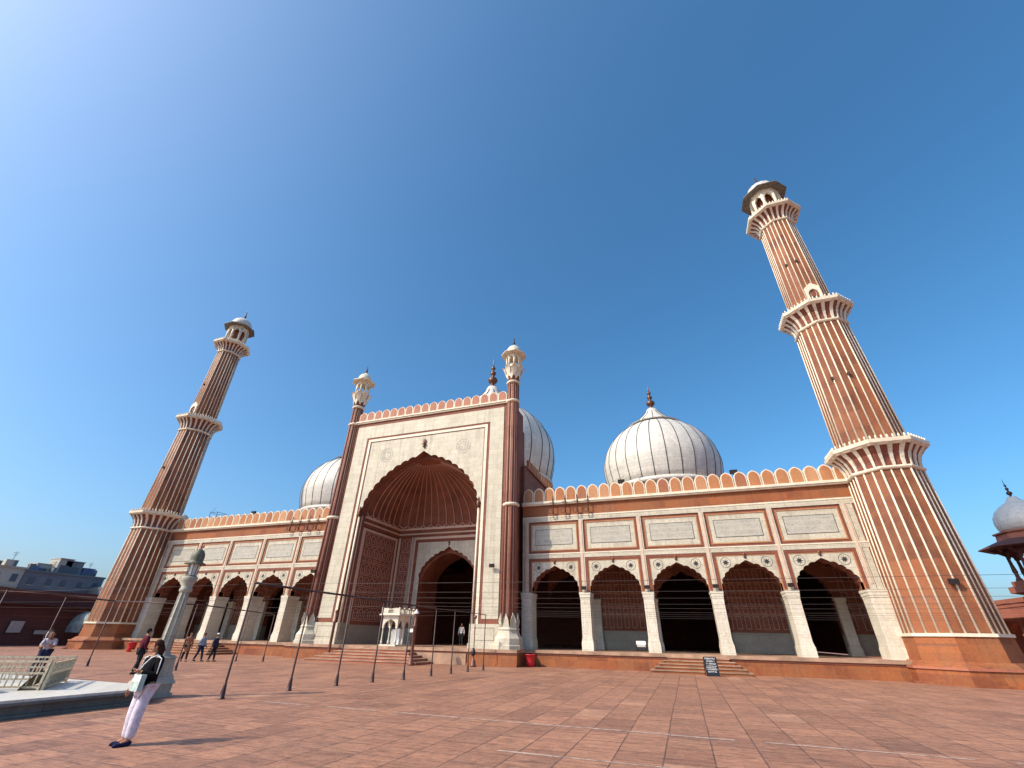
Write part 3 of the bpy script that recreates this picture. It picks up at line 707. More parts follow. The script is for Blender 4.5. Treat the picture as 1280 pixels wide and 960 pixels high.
# ---- minarets
MR=M['minaret_red']
def minaret(s):
    root=bpy.data.objects.new('minaret',None); C.objects.link(root); root.parent=mosque; root.location=(s*31.9,-.72,0)
    root['label']='right minaret, nearer the camera' if s>0 else 'left minaret, farther from the camera'
    b=MB()
    b.extr(octo(2.75),0,.62,M['red'],octo(2.72)); b.extr(octo(2.8),.62,.72,M['gallery_lit']); b.extr(octo(2.62),.72,.95,M['red'],octo(2.35)); 
    b.extr(octo(2.22),.95,1.98,M['red'],octo(2.16)); b.extr(octo(2.24),1.98,2.12,M['trim'])
    b.extr(octo(2.95),0,.1,M['red'])
    b.build('minaret_base',root)
    b=MB()
    tiers=[(2.1,10.45,2.06,1.85),(12.0,21.45,1.84,1.60),(23.0,32.7,1.44,1.26)]
    for z0,z1,r0,r1 in tiers:
        b.extr(octo(r0),z0,z1,MR,octo(r1))
        A=octo(r0); B=octo(r1)
        for i in range(8):
            for k in range(3):
                t=k/3; j=(i+1)%8
                p=(A[i][0]+(A[j][0]-A[i][0])*t,A[i][1]+(A[j][1]-A[i][1])*t,z0); q=(B[i][0]+(B[j][0]-B[i][0])*t,B[i][1]+(B[j][1]-B[i][1])*t,z1)
                w=.046 if k else .052
                b.tube([p,q],[w*r0/2+.01,w*r1/2+.01],M['trim'],5)
    for z,r in ((16.8,1.74),(27.5,1.37)):   # putlog holes
        for a in (-PI/2-.12,-PI*.75+.1): b.box(r*cos(a)*.95-.07,r*cos(a)*.95+.07,r*sin(a)*.97-.07,r*sin(a)*.97+.06,z,z+.2,M['dark'])
    b.build('minaret_shaft',root)
    for z0,z1,r0,r1,rr in ((10.45,12.0,1.92,2.64,1.85),(21.45,23.0,1.68,2.42,1.6),(32.6,33.95,1.34,2.16,1.26)):
        b=MB(); h=z1-z0
        b.lathe([(r0-.05,z0-.08),(r0+.06,z0-.04),(r0+.1,z0+.03),(r0+.06,z0+.1),(r0-.05,z0+.14)],8,M['trim'],rot=PI/8,smooth=False)
        prof=[(rr+.02,z0+.1),(rr+.06,z0+h*.3),(rr+.2,z0+h*.55),(rr+(r1-rr)*.62,z0+h*.76),(r1-.08,z0+h*.86)]
        b.lathe(prof,8,M['dark_red'],rot=PI/8,smooth=False)
        for i in range(8):
            for k in range(3):
                t=(k+.5)/3; a0=PI/8+i*PI/4; a1=a0+PI/4
                dx=cos(a0)+(cos(a1)-cos(a0))*t; dy=sin(a0)+(sin(a1)-sin(a0))*t
                tx,ty=cos(a1)-cos(a0),sin(a1)-sin(a0); L=math.hypot(tx,ty); tx/=L;ty/=L
                v=[]
                for jj,(r,z) in enumerate(prof):
                    w=(.10+.032*jj)*r1/2.6*.58
                    for sg,e in ((-1,.0),(-1,.1),(1,.1),(1,.0)): v.append((dx*(r+e)+tx*sg*w,dy*(r+e)+ty*sg*w,z))
                n=len(prof); f=[(j*4+q,j*4+q+1,j*4+q+5,j*4+q+4) for j in range(n-1) for q in range(3)]
                f+=[(0,3,2,1),((n-1)*4,(n-1)*4+1,(n-1)*4+2,(n-1)*4+3)]
                b.add(v,[ff[::-1] for ff in f],M['pillar_marble'])
        b.extr(octo(r1-.12),z0+h*.8,z0+h*.88,M['trim'],octo(r1)); b.extr(octo(r1+.02),z0+h*.88,z1+.02,M['trim'],octo(r1+.05))
        # low crested rail
        A=octo(r1-.06)
        for i in range(8):
            p,q=A[i],A[(i+1)%8]
            for k in range(7):
                t=(k+.5)/7; x=p[0]+(q[0]-p[0])*t; y=p[1]+(q[1]-p[1])*t
                b.tube([(x,y,z1),(x,y,z1+.2),(x,y,z1+.27)],[.06,.06,.015],M['trim'],5)
        b.build('balcony',root)
    for z,r in ((23.02,1.44),):
        b=MB(); b.X=Matrix.Translation((0,-r*cos(PI/8)+.02,z))@Matrix.Diagonal((1.1,1,1.15,1))@Matrix.Translation((0,0,-z))
        a=arch_curve(.3,.35,10); fr_=[(-.42,z),(-.42,z+1.25),(0,z+1.75),(.42,z+1.25),(.42,z)]
        b.prism(rect_hole(-.44,.44,z,z+1.45,a,0,z+.95),-.14,.12,M['trim']); b.prism([(-.44,z+1.45),(0,z+1.8),(.44,z+1.45)],-.14,.1,M['trim']); b.box(-.3,.3,-.03,.1,z,z+1.3,M['dark_red']); b.box(-.2,.2,-.06,.0,z,z+.75,M['dark'])
        b.build('doorway',root)
    # lantern
    b=MB(); r=1.12; z0=33.97; z1=36.7
    b.extr(octo(r+.15),z0,z0+.25,M['trim'])
    A=octo(r)
    for i in range(8):
        b.tube([(A[i][0],A[i][1],z0+.2),(A[i][0],A[i][1],z1)],[.15,.12],M['trim'],8)
        p0=Vector((*A[i],0)); p1=Vector((*A[(i+1)%8],0)); d=p1-p0; w=d.length
        b.X=Matrix.Translation((p0+p1)/2)@Matrix.Rotation(math.atan2(d.y,d.x),4,'Z')
        b.prism(rect_hole(-w/2,w/2,z1-1.05,z1+.1,lobed(w*.34,.6,3,.2,.25,4,.08),0,z1-.9),-.08,.08,M['trim'])
        b.box(-w/2,w/2,-.06,.06,z0+.2,z0+.75,M['trim']); b.X=Matrix.Identity(4)
    b.extr(octo(r*.55),z0+.2,z1,M['dark_red'])
    b.extr(octo(r+.12),z1,z1+.25,M['trim'])
    b.build('lantern',root)
    b=MB(); b.extr(octo(1.92),z1+.12,z1+.2,M['eave'],octo(1.9)); b.extr(octo(1.9),z1+.2,z1+.6,M['eave'],octo(1.15))
    b.build('eave',root)
    b=MB(); b.lathe([(1.12,z1+.5),(1.2,z1+.75),(1.16,z1+1.1),(.98,z1+1.45),(.68,z1+1.75),(.35,z1+1.95),(.2,z1+2.05)],32,M['dome_marble'],lobes=16,amp=.04)
    finial(b,0,0,z1+2.0,1.75,.27,M['bronze'],8)
    b.build('cupola',root)
minaret(1); minaret(-1)

# ---------------------------------------------------------------- side galleries and far buildings
def gallery(s,label,y0,y1,mat):
    root=thing('side_gallery',label,'gallery building')
    b=MB(); b.X=Matrix.Diagonal((s,1,1,1)); x=44.0
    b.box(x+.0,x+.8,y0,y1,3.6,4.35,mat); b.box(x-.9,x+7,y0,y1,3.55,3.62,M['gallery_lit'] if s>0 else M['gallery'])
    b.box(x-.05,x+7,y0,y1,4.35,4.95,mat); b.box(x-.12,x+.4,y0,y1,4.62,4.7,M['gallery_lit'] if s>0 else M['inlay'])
    b.box(x+4.2,x+4.6,y0,y1,0,4,M['dark_red'] if s<0 else mat); b.box(x-.3,x+7,y0,y1,-.05,.35,mat)
    y=y0
    while y<y1:
        b.box(x,x+.55,y,y+.55,.35,3.6,mat); b.box(x-.08,x+.63,y-.08,y+.63,.35,.8,mat); b.box(x-.06,x+.6,y-.08,y+.63,2.35,2.5,mat)
        c=Matrix.Diagonal((s,1,1,1))@Matrix.Translation((x+.5,y+.275+1.6,0))@Matrix.Rotation(-PI/2,4,'Z')
        b.X=c; b.prism(rect_hole(-1.6,1.6,2.5,3.6,lobed(1.32,.85,5,.2,.25,4,.1),0,2.5),0,.45,mat); b.X=Matrix.Diagonal((s,1,1,1)); y+=3.2
    b.build('arcade',root)
    return root
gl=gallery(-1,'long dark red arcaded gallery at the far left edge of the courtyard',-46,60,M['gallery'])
# closed panels along the left gallery (photo shows a dark, nearly closed front)
b=MB(); b.box(-44.6,-43.96,-46,60,.35,3.54,M['gallery']); b.box(-43.97,-43.9,-46,60,2.55,2.62,M['recess_shade_red']); b.box(-43.97,-43.92,-46,60,1.7,1.74,M['recess_shade_red']); b.build('screen_wall',gl)
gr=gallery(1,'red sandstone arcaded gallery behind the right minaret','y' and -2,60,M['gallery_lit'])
for (px,y,z,w,h) in ((0,-2.2,1.6,1.1,1.0),(0,.1,1.15,1.2,.35)):
    b=MB(); b.box(-43.9,-43.82,y-w/2,y+w/2,z-h/2,z+h/2,M['noticegrey']); b.box(-43.95,-43.9,y-w/2-.06,y+w/2+.06,z-h/2-.06,z+h/2+.06,M['plasticblack']); 
    tag(b.build('notice_board'),'pale square notice board on the dark left gallery wall' if h>.5 else 'narrow pale notice strip on the dark left gallery wall, right of the square board','notice board')
# corner pavilion (chhatri)
ch=thing('domed_kiosk','red sandstone pavilion with white onion dome on the right gallery roof','pavilion',(44.3,11.5,4.95))
b=MB(); b.extr(octo(2.7),0,.4,M['gallery_lit']); b.extr(octo(2.4),.4,.75,M['gallery_lit']); b.build('pavilion_base',ch)
for k in range(8):
    a=PI/8+k*PI/4; b=MB(); x,y=1.9*cos(a),1.9*sin(a)
    b.lathe([(.2,.7),(.2,.9),(.13,1.0),(.12,1.3),(.16,1.4),(.11,1.9),(.1,2.5),(.18,2.6),(.2,2.75)],8,M['gallery'],x,y); 
    b.tube([(x,y,2.5),(x*1.25,y*1.25,2.85),(x*1.4,y*1.4,3.1)],[.1,.14,.2],M['gallery'],6)
    b.build('column',ch)
b=MB()
A=octo(1.9)
for i in range(8):
    p0=Vector((*A[i],0)); p1=Vector((*A[(i+1)%8],0)); d=p1-p0; w=d.length
    b.X=Matrix.Translation((p0+p1)/2)@Matrix.Rotation(math.atan2(d.y,d.x),4,'Z'); b.prism(rect_hole(-w/2,w/2,2.3,3.1,lobed(w*.38,.55,3,.2,.25,4,.05),0,2.35),-.1,.1,M['gallery']); b.X=Matrix.Identity(4)
b.extr(octo(3.3),2.95,3.02,M['gallery'],octo(3.27)); b.extr(octo(3.27),3.02,3.5,M['gallery'],octo(2.1)); b.extr(octo(2.05),3.4,3.95,M['gallery_lit'],octo(1.95)); b.extr(octo(2.1),3.95,4.05,M['gallery_lit'])
b.build('eave',ch)
b=MB(); b.lathe([(1.45,4.05),(1.6,4.3),(1.66,4.7),(1.58,5.2),(1.3,5.65),(.9,6.0),(.5,6.25),(.42,6.35),(.3,6.5),(.25,6.62)],32,M['dome_marble'],lobes=16,amp=.03); b.build('dome',ch)
b=MB(); finial(b,0,0,6.55,1.5,.3,M['bronze'],8); b.build('finial',ch)

M['farwall']=stone('far_shaded_plaster',(.20,.215,.235),(.15,.165,.185),(.12,.125,.13),3,1.2,.02,.9,.4,.4,(.11,.11,.12),.1)  # grey-blue of the shadowed far walls put into the plaster colour
M['farpale']=stone('far_pale_plaster',(.50,.48,.40),(.42,.40,.35),(.3,.28,.25),3,3,.01,.9,.35,.3,(.25,.24,.22),.1)
M['farglass']=plain('far_window',(.06,.075,.1),.3)
M['farblue']=plain('far_blue_sheet',(.10,.15,.32),.6,0,.5,.6)
def house(label,x,y0,y1,z1,mat,clutter,floors=3):
    root=thing('city_building',label,'building',(x,(y0+y1)/2,0)); w=(y1-y0)/2
    b=MB(); b.box(-14,0,-w,w,0,z1,mat); b.box(-14.1,.25,-w-.1,w+.1,z1,z1+.35,mat)
    for f in range(floors): b.box(0,.18,-w,w,z1-3.2*f-3.3,z1-3.2*f-3.1,mat)
    b.build('wall',root)
    for f in range(2):
        n=max(2,int(2*w/2.6))
        for i in range(n):
            y=-w+2*w*(i+.5)/n+random.uniform(-.2,.2); q=MB(); q.box(0,.06,y-.5,y+.5,z1-3.2*f-2.4,z1-3.2*f-1.0,M['farglass']); q.box(.02,.12,y-.6,y+.6,z1-3.2*f-2.5,z1-3.2*f-2.4,M['farpale']); q.build('window',root)
    for (yy,wy,zz,hz,mt,nm) in clutter:
        q=MB(); 
        if nm=='water_tank': q.lathe([(wy/2,0),(wy/2,hz*.8),(wy*.3,hz*.95),(.2,hz)],14,mt,-3,yy,z1+.35+zz); q.box(-3.5,-2.5,yy-.5,yy+.5,z1+.3,z1+.4+zz,M['farwall'])
        else: q.box(-5,-1.5,yy-wy/2,yy+wy/2,z1+.3+zz,z1+.35+zz+hz,mt); q.box(-1.5,-1.42,yy-wy*.3,yy+wy*.3,z1+.5+zz,z1+zz+hz*.7,M['farglass']); q.box(-5.1,-1.3,yy-wy/2-.1,yy+wy/2+.1,z1+.35+zz+hz,z1+.5+zz+hz,mt)
        q.build(nm,root)
    rr=random.Random(int(z1*10))
    for i in range(9):
        q=MB(); y=rr.uniform(-w+.5,w-.5); x=rr.uniform(-4,-.5); h=rr.uniform(.8,2.6)
        if i%3==0: q.tube([(x,y,z1+.3),(x,y,z1+h+1.2)],.05,M['farwall'],5); q.tube([(x,y-.5,z1+h+.9),(x,y+.5,z1+h+.9)],.04,M['farwall'],4); q.tube([(x,y-.35,z1+h+.5),(x,y+.35,z1+h+.5)],.04,M['farwall'],4); q.build('antenna',root)
        else: q.box(x,x+rr.uniform(.5,1.2),y,y+rr.uniform(.5,1.6),z1+.3,z1+.3+h*.6,rr.choice([M['farwall'],M['farpale'],M['farblue']])); q.build('roof_clutter',root)
    return root
house('pale weathered building at the far left edge above the gallery roof',-108,12,25.3,11.9,M['farpale'],[(-4,2.2,0,.5,M['farwall'],'roof_room'),(3,2,0,.7,M['farwall'],'roof_room')])
house('dark grey building with a pale roof room and clutter, left of the minaret',-108,25.4,40.2,11.6,M['farwall'],[(-.6,2.6,0,2.9,M['farpale'],'roof_room'),(1.2,3.4,0,2.6,M['farwall'],'roof_room'),(-4.2,2.4,0,1.4,M['farpale'],'roof_room'),(4.4,2.2,0,1.5,M['farblue'],'roof_room'),(6.2,1.4,.3,1.3,M['farwall'],'water_tank'),(-2.6,1.2,.3,1.5,M['farpale'],'water_tank')])
house('lower grey building beside the left minaret, with a blue roof shed',-100,38,52,9.3,M['farwall'],[(-3.4,3,0,1.4,M['farblue'],'roof_room'),(-1,1.4,.3,1.5,M['farwall'],'water_tank')],2)

# ---------------------------------------------------------------- ablution platform, its railing, bowl and the stone lamp
ap=thing('marble_platform','low marble platform with pale top and dark side at the left, beside the woman','platform')
P=[(-12,-40),(6.1,-40),(6.1,-22.95),(5.6,-22.35),(-12,-22.35)]
def inset(P,e): 
    c=[]; n=len(P)
    for i in range(n):
        a,b_,d=Vector(P[i-1]),Vector(P[i]),Vector(P[(i+1)%n]); u=(b_-a).normalized(); v=(d-b_).normalized()
        n1=Vector((-u.y,u.x)); n2=Vector((-v.y,v.x)); k=(n1+n2); k=k/(k.length_squared)*2; c.append(tuple(b_+k*e))
    return c
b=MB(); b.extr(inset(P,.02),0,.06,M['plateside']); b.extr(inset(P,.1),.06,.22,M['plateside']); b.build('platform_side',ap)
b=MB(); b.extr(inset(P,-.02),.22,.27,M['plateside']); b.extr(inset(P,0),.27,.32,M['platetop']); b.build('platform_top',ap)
def lamp_pillar():
    t=thing('stone_lamp','tall carved grey stone lamp pillar with glass lantern and domed cap behind the woman','lamp post',(4.95,-22.0,0),R(0)); t.scale=(.70,.70,.955)
    b=MB()
    for (r,z0,z1,r2) in ((.56,0,.1,.56),(.50,.1,.32,.50),(.56,.32,.40,.52),(.50,.40,.55,.42),(.40,.55,.95,.36),(.42,.95,1.02,.3),(.30,1.02,1.12,.24)):
        q=[(sx*r,sy*r) for sx,sy in ((-1,-1),(1,-1),(1,1),(-1,1))]; q2=[(x*r2/r,y*r2/r) for x,y in q]
        if r>.3: b.extr(q,z0,z1,M['lampstone'],q2)
        else: b.extr(octo(r*1.05),z0,z1,M['lampstone'],octo(r2*1.05))
    b.build('pedestal',t)
    b=MB(); b.extr(octo(.235),1.1,2.72,M['lampstone'],octo(.17)); 
    for i in range(8):
        a=PI/8+i*PI/4; b.tube([(.235*cos(a),.235*sin(a),1.15),(.17*cos(a),.17*sin(a),2.68)],.022,M['lampstone'],5)
    b.lathe([(.18,2.68),(.24,2.72),(.24,2.78),(.2,2.82),(.2,2.9),(.28,3.0),(.31,3.1),(.27,3.13)],16,M['lampstone'])
    b.build('shaft',t)
    b=MB(); b.lathe([(.17,3.12),(.2,3.5)],8,M['glass'],smooth=False)
    b.build('lantern_glass',t)
    b=MB()
    for i in range(8):
        a=i*PI/4; b.tube([(.19*cos(a),.19*sin(a),3.1),(.225*cos(a),.225*sin(a),3.52)],.016,M['verdigris'],5)
    b.lathe([(.2,3.1),(.22,3.12),(.22,3.16),(.19,3.17)],16,M['verdigris'])
    b.build('lantern_frame',t)
    b=MB(); b.lathe([(.42,3.50),(.41,3.53),(.27,3.57),(.255,3.62),(.27,3.72),(.24,3.84),(.16,3.93),(.06,3.97),(.03,4.0)],20,M['verdigris']); b.tube([(0,0,3.98),(0,0,4.2)],[.02,.006],M['iron'],6)
    b.lathe([(.02,4.0),(.05,4.04),(.02,4.09)],8,M['redpaint'],.09,.03,0); b.build('domed_cap',t)
lamp_pillar()
# beige barrier railings on the platform
def rail(p0,p1,z,h,label,nb,midz=.55):
    t=thing('metal_railing',label,'railing',(p0[0],p0[1],z),math.atan2(p1[1]-p0[1],p1[0]-p0[0]),'beige railings on the marble platform'); L=math.hypot(p1[0]-p0[0],p1[1]-p0[1])
    b=MB(); w=.025
    for zz in (.04,h*midz,h-.02): b.box(0,L,-w,w,zz,zz+.04,M['beige'])
    for x in (0,L): b.box(x-w,x+w,-w,w,0,h+.04,M['beige'])
    b.build('frame',t)
    b=MB()
    for i in range(1,nb): x=L*i/nb; b.box(x-.011,x+.011,-.011,.011,.06,h,M['beige'])
    b.build('bars',t)
    return t
rail((3.0,-25.3),(4.55,-24.35),.32,.56,'beige barred railing at the left end of the row, facing the camera',13)
rail((4.6,-24.3),(2.9,-22.9),.32,.52,'beige barred railing turning away from the camera at the right of the platform',15)
rail((1.2,-24.1),(2.8,-22.85),.32,.56,'beige barred railing at the back of the platform enclosure',15)
b=MB(); b.X=Matrix.Translation((3.75,-23.75,.34))@Matrix.Rotation(R(140),4,'Z')
nx=10; v=[]; f=[]
for i in range(nx+1):
    for j in range(5):
        v.append((-.95+1.9*i/nx+random.uniform(-.02,.02),.02+.30*j/4+random.uniform(-.015,.015),.0+.36*(1-(j/4)**1.6)+random.uniform(-.02,.02)))
v2=[(x,y,z-.02) for x,y,z in v]; n=len(v)
f=[(i*5+j,(i+1)*5+j,(i+1)*5+j+1,i*5+j+1) for i in range(nx) for j in range(4)]
b.add(v+v2,f+[tuple(q+n for q in ff)[::-1] for ff in f],M['sheet'],True)
tag(b.build('weathered_sheet'),'brown weathered sheet leaning inside the beige railings','sheet')
b=MB(); b.lathe([(.3,.32),(.36,.36),(.4,.46),(.43,.5),(.38,.5),(.3,.4),(.05,.38)],28,M['platetop'],4.1,-25.35)
tag(b.build('basin'),'shallow round pale stone basin at the left edge of the platform','basin')

# ---------------------------------------------------------------- pipe frames and wires
RB=thing('pipe_frame','long dark pipe frame of nine posts running towards the portal','pipe frame')
PP=[(6.87,-21.34,2.86),(6.9,-18.95,2.84),(7.1,-16.95,2.82),(7.4,-15.25,2.76),(7.75,-13.6,2.72),(7.8,-11.35,2.70),(7.9,-9.53,2.70),(8.1,-8.0,2.68),(8.3,-6.4,2.66)]
def post(root,x,y,h,r=.028,foot=True):
    b=MB(); lean=random.uniform(-.02,.02); b.tube([(x,y,0),(x,y,.25),(x+lean,y,h)],[r*1.15,r,r*.85],M['iron'],7)
    if foot: b.lathe([(r*3,0),(r*3,.015),(r*2.4,.03),(r*2.0,.16),(r*1.3,.34),(r,.36)],8,M['iron'],x,y)
    b.build('post',root)
for (x,y,h) in PP: post(RB,x,y,h,.03)
b=MB()
b.tube([(x,y,h) for x,y,h in PP[:6]],.034,M['iron'],7); b.build('top_bar',RB)
b=MB(); b.tube([(x,y,h) for x,y,h in PP[5:]],.02,M['iron'],6); b.build('top_bar',RB)
LB=thing('pipe_frame','dark pipe frame behind the stone lamp and the man in maroon','pipe frame')
QQ=[(-3.0,-24.5,2.86),(-5.0,-21.6,2.84),(-7.0,-18.6,2.83),(-8.6,-15.6,2.82),(-3.3,-15.1,2.68),(-6.1,-7.4,2.58)]
for (x,y,h) in QQ: post(LB,x,y,h,.028)
post(LB,-7.2,-8.4,2.5,.022)
b=MB(); b.tube(QQ[:4],.036,M['iron'],7); b.build('top_bar',LB)
b=MB(); b.tube(QQ[3:],.03,M['iron'],7); b.build('top_bar',LB)
ordn=['first','second','third','fourth','fifth','sixth','seventh','eighth','ninth']
k=0
for (x,y,h) in PP:
    for side,xe in ((1,46),(-1,-24)):
        if side<0 and k%2: continue
        b=MB(); n=24; pts=[]
        for i in range(n+1):
            t=i/n; xx=x+(xe-x)*t; pts.append((xx,y+(random.uniform(-.0,.0)),h-.03-.30*4*t*(1-t)*(.55 if side>0 else .3)+(.10 if side>0 else 0)*t))
        b.tube(pts,.0036,M['wire'],4); 
        tag(b.build('tension_wire'),'thin steel wire running %s from the %s post, counted from the nearest'%('right' if side>0 else 'left',ordn[k]),'wire','steel wires stretched over the courtyard')
    k+=1

# ---------------------------------------------------------------- lamp posts by the stairs
def lamppost(x,y,h,label,r=.055,cap=True):
    t=thing('lamp_post',label,'lamp post',(x,y,0))
    b=MB(); b.lathe([(.2,0),(.2,.08),(.15,.12),(.15,.28),(.1,.34),(r,.5),(r*.9,h*.7),(r*1.3,h*.71),(r*1.3,h*.74),(r*.8,h*.76),(r*.8,h*.9)],12,M['ironbrown']); b.build('post',t)
    b=MB(); b.lathe([(.05,h*.9),(.09,h*.92),(.1,h*.97)],10,M['ironbrown']); 
    b.build('collar',t)
    if cap:
        b=MB(); b.lathe([(.17,h*.965),(.17,h*.975),(.12,h*1.01),(.04,h*1.035),(.015,h*1.06)],14,M['whitepaint']); b.build('lamp_cap',t)
M['ironbrown']=plain('brown_iron',(.16,.06,.045),.5,.2)
lamppost(-4.55,-3.35,3.15,'brown iron lamp post at the foot of the portal, left of the stairs',.1,cap=False)
lamppost(3.0,-5.05,2.85,'brown iron lamp post with white cap at the right corner of the portal stairs',.1)
lamppost(6.6,-3.9,2.8,'thin dark lamp post in front of the right portal pier',.03,cap=False)
b=MB(); b.lathe([(.04,0),(.13,.06),(.15,.2),(.1,.34),(.05,.42)],10,M['plasticblack'],6.6,-3.95,.55); tag(b.build('black_bag'),'small black bag tied low on the thin lamp post by the right portal pier','bag')

# ---------------------------------------------------------------- marble kiosk at the head of the stairs
kk=thing('marble_kiosk','small white marble kiosk with arches and parapet at the top of the portal stairs','kiosk',(-.35,-1.85,ZF))
b=MB(); b.box(-.66,.66,-.95,1.0,0,.1,M['pillar_marble']); b.build('base',kk)
for (x,y) in ((-.55,-.82),(.0,-.82),(.55,-.82),(-.55,.85),(.55,.85),(.55,.05),(-.55,.05)):
    b=MB(); b.lathe([(.075,.1),(.075,.3),(.045,.36),(.04,1.0),(.07,1.08),(.075,1.14)],8,M['pillar_marble'],x,y)
    if x==0: b.v=[(vx,vy,vz) for vx,vy,vz in b.v]
    b.build('column',kk)
for (cx,cy,w,rz) in ((0,-.82,1.22,0),(0,.85,1.22,0),(.55,.015,1.7,PI/2),(-.55,.015,1.7,PI/2)):
    b=MB(); b.X=Matrix.Translation((cx,cy,0))@Matrix.Rotation(rz,4,'Z')
    n=1 if rz==0 else 2
    for i in range(n):
        a=-w/2+w*i/n; c=-w/2+w*(i+1)/n
        b.prism(rect_hole(a,c,1.12,1.85,lobed((c-a)/2-.1,.5,4,.15,.2,4,.05),(a+c)/2,1.14),-.06,.06,M['pillar_marble'])
    b.build('arch',kk)
b=MB(); b.box(-.82,.82,-1.1,1.1,1.85,1.93,M['pillar_marble']); b.box(-.74,.74,-1.02,1.02,1.93,1.98,M['pillar_marble'])
for sx in (-.68,.68):
    for y in (-.96,-.32,.32,.96): b.box(sx-.05,sx+.05,y-.06,y+.06,1.98,2.34,M['pillar_marble'])
    b.box(sx-.03,sx+.03,-.95,.95,2.2,2.28,M['pillar_marble']); 
    for i in range(12): y=-.9+i*1.8/11; b.box(sx-.02,sx+.02,y-.02,y+.02,1.98,2.2,M['pillar_marble'])
for y in (-.96,.96):
    for x0 in (-.68,.2): b.box(x0,x0+.48,y-.03,y+.03,1.98,2.3,M['pillar_marble'])
    b.box(-.2,.2,y-.02,y+.02,2.2,2.26,M['pillar_marble'])
b.build('roof',kk)
b=MB(); b.box(-.45,-.1,.1,.7,.1,1.0,M['noticegrey']); b.box(.0,.35,-.1,.5,.1,1.05,M['whitepaint']); tag(b.build('stored_boxes'),'grey and white cabinets standing inside the small marble kiosk','cabinet')
bpy.data.objects['stored_boxes'].location=(-.35,-1.85,ZF+.001)

# ---------------------------------------------------------------- sign boards
sg=thing('sign_board','black folding sign board with white lettering in front of the right steps','sign',(20.0,-3.3,0),R(10))
def aboard(root,w,h,face,fr,text=True):
    b=MB(); b.X=Matrix.Rotation(R(-13),4,'X')
    b.box(-w/2,w/2,-.02,.02,.0,h,face)
    for (a,c,z0,z1) in ((-w/2-.02,-w/2,0,h),(w/2,w/2+.02,0,h),(-w/2,w/2,h,h+.02)): b.box(a,c,-.03,.03,z0,z1,fr)
    b.build('panel',root)
    b=MB(); b.X=Matrix.Translation((0,.42,0))@Matrix.Rotation(R(13),4,'X')
    for x in (-w/2,w/2): b.box(x-.02,x+.02,-.015,.015,0,h,fr)
    b.build('back_leg',root)
    if text:
        b=MB(); b.X=Matrix.Rotation(R(-13),4,'X'); rnd=random.Random(5)
        for (z,hh,m0) in ((h*.88,.075,.02),(h*.74,.07,.08),(h*.62,.05,.06),(h*.5,.045,.04),(h*.41,.045,.04),(h*.32,.05,.03),(h*.2,.06,.08)):
            x=-w/2+m0+.02
            while x<w/2-m0-.03:
                lw=rnd.uniform(.02,.045); 
                b.box(x,x+.011,-.026,-.0205,z,z+hh,M['whitepaint']) 
                if rnd.random()<.8: b.box(x+.011,x+lw,-.026,-.0205,z+hh*.8,z+hh,M['whitepaint'])
                if rnd.random()<.6: b.box(x+.011,x+lw,-.026,-.0205,z+hh*.35,z+hh*.55,M['whitepaint'])
                if rnd.random()<.6: b.box(x+.011,x+lw,-.026,-.0205,z,z+hh*.2,M['whitepaint'])
                x+=lw+.014
                if rnd.random()<.15: x+=.03
        b.build('lettering',root)
aboard(sg,.62,.86,M['plasticblack'],M['iron'])
nb=thing('notice_board','grey and white notice board on legs under the second right arch, against its pillar','notice board',(16.15,1.1,ZF))
b=MB(); b.box(-.3,.3,-.02,.02,.28,.62,M['noticegrey']); b.box(-.3,.3,-.024,-.02,.42,.6,M['whitepaint']); b.box(-.3,.3,-.02,.02,.1,.28,M['plasticblack']); b.build('panel',nb)
b=MB(); b.box(-.3,-.27,-.02,.02,0,.62,M['iron']); b.box(.27,.3,-.02,.02,0,.62,M['iron']); b.build('leg',nb)
nb=thing('notice_board','small pale notice board on a single thin stand beside the great doorway','notice board',(-.9,1.2,ZF))
b=MB(); b.box(-.3,.3,-.02,.02,.85,1.12,M['noticegrey']); b.box(-.27,.27,-.024,-.02,.88,1.09,M['whitepaint']); b.build('panel',nb)
b=MB(); b.tube([(0,0,0),(0,0,.85)],.015,M['iron'],6); b.box(-.15,.15,-.15,.15,0,.02,M['iron']); b.build('stand',nb)

# ---------------------------------------------------------------- red tubs
for i,(x,y,l) in enumerate(((9.55,-1.75,'red plastic tub in the shadow right of the portal'),(-24.0,-3.6,'red plastic tub on the ground beside the left minaret base'))):
    t=thing('tub',l,'tub',(x,y,0),0,'red tubs against the plinth')
    b=MB(); b.lathe([(.24,0),(.27,.3),(.30,.62),(.33,.63),(.33,.67),(.28,.67),(.24,.1)],20,M['redpaint']); b.build('body',t)
    b=MB(); pts=[(.32*cos(PI*k/8),0,.62+.16*sin(PI*k/8)) for k in range(9)]; b.tube(pts,.012,M['wire'],5); b.build('handle',t)

# ---------------------------------------------------------------- floodlights, speaker brackets, roof cage
def floodlight(loc,rz,label,s=1.0):
    t=thing('floodlight',label,'floodlight',loc,rz,'small black floodlights on the mosque'); t.scale=(s,s,s)
    b=MB(); b.X=Matrix.Rotation(R(20),4,'X')
    b.box(-.2,.2,-.34,-.22,-.12,.14,M['plasticblack'])
    for i in range(6): b.box(-.18+i*.07,-.165+i*.07,-.22,-.17,-.1,.12,M['plasticblack'])
    b.build('housing',t)
    b=MB(); b.X=Matrix.Rotation(R(20),4,'X'); b.box(-.17,.17,-.346,-.34,-.09,.11,M['darkglass']); b.build('glass',t)
    b=MB(); b.box(-.03,.03,-.2,.0,-.2,-.16,M['iron']); b.box(-.22,-.2,-.3,-.24,-.18,.02,M['iron']); b.box(.2,.22,-.3,-.24,-.18,.02,M['iron']); b.box(-.22,.22,-.3,-.2,-.2,-.175,M['iron']); b.build('bracket',t)
names=['first','second','third','fourth']
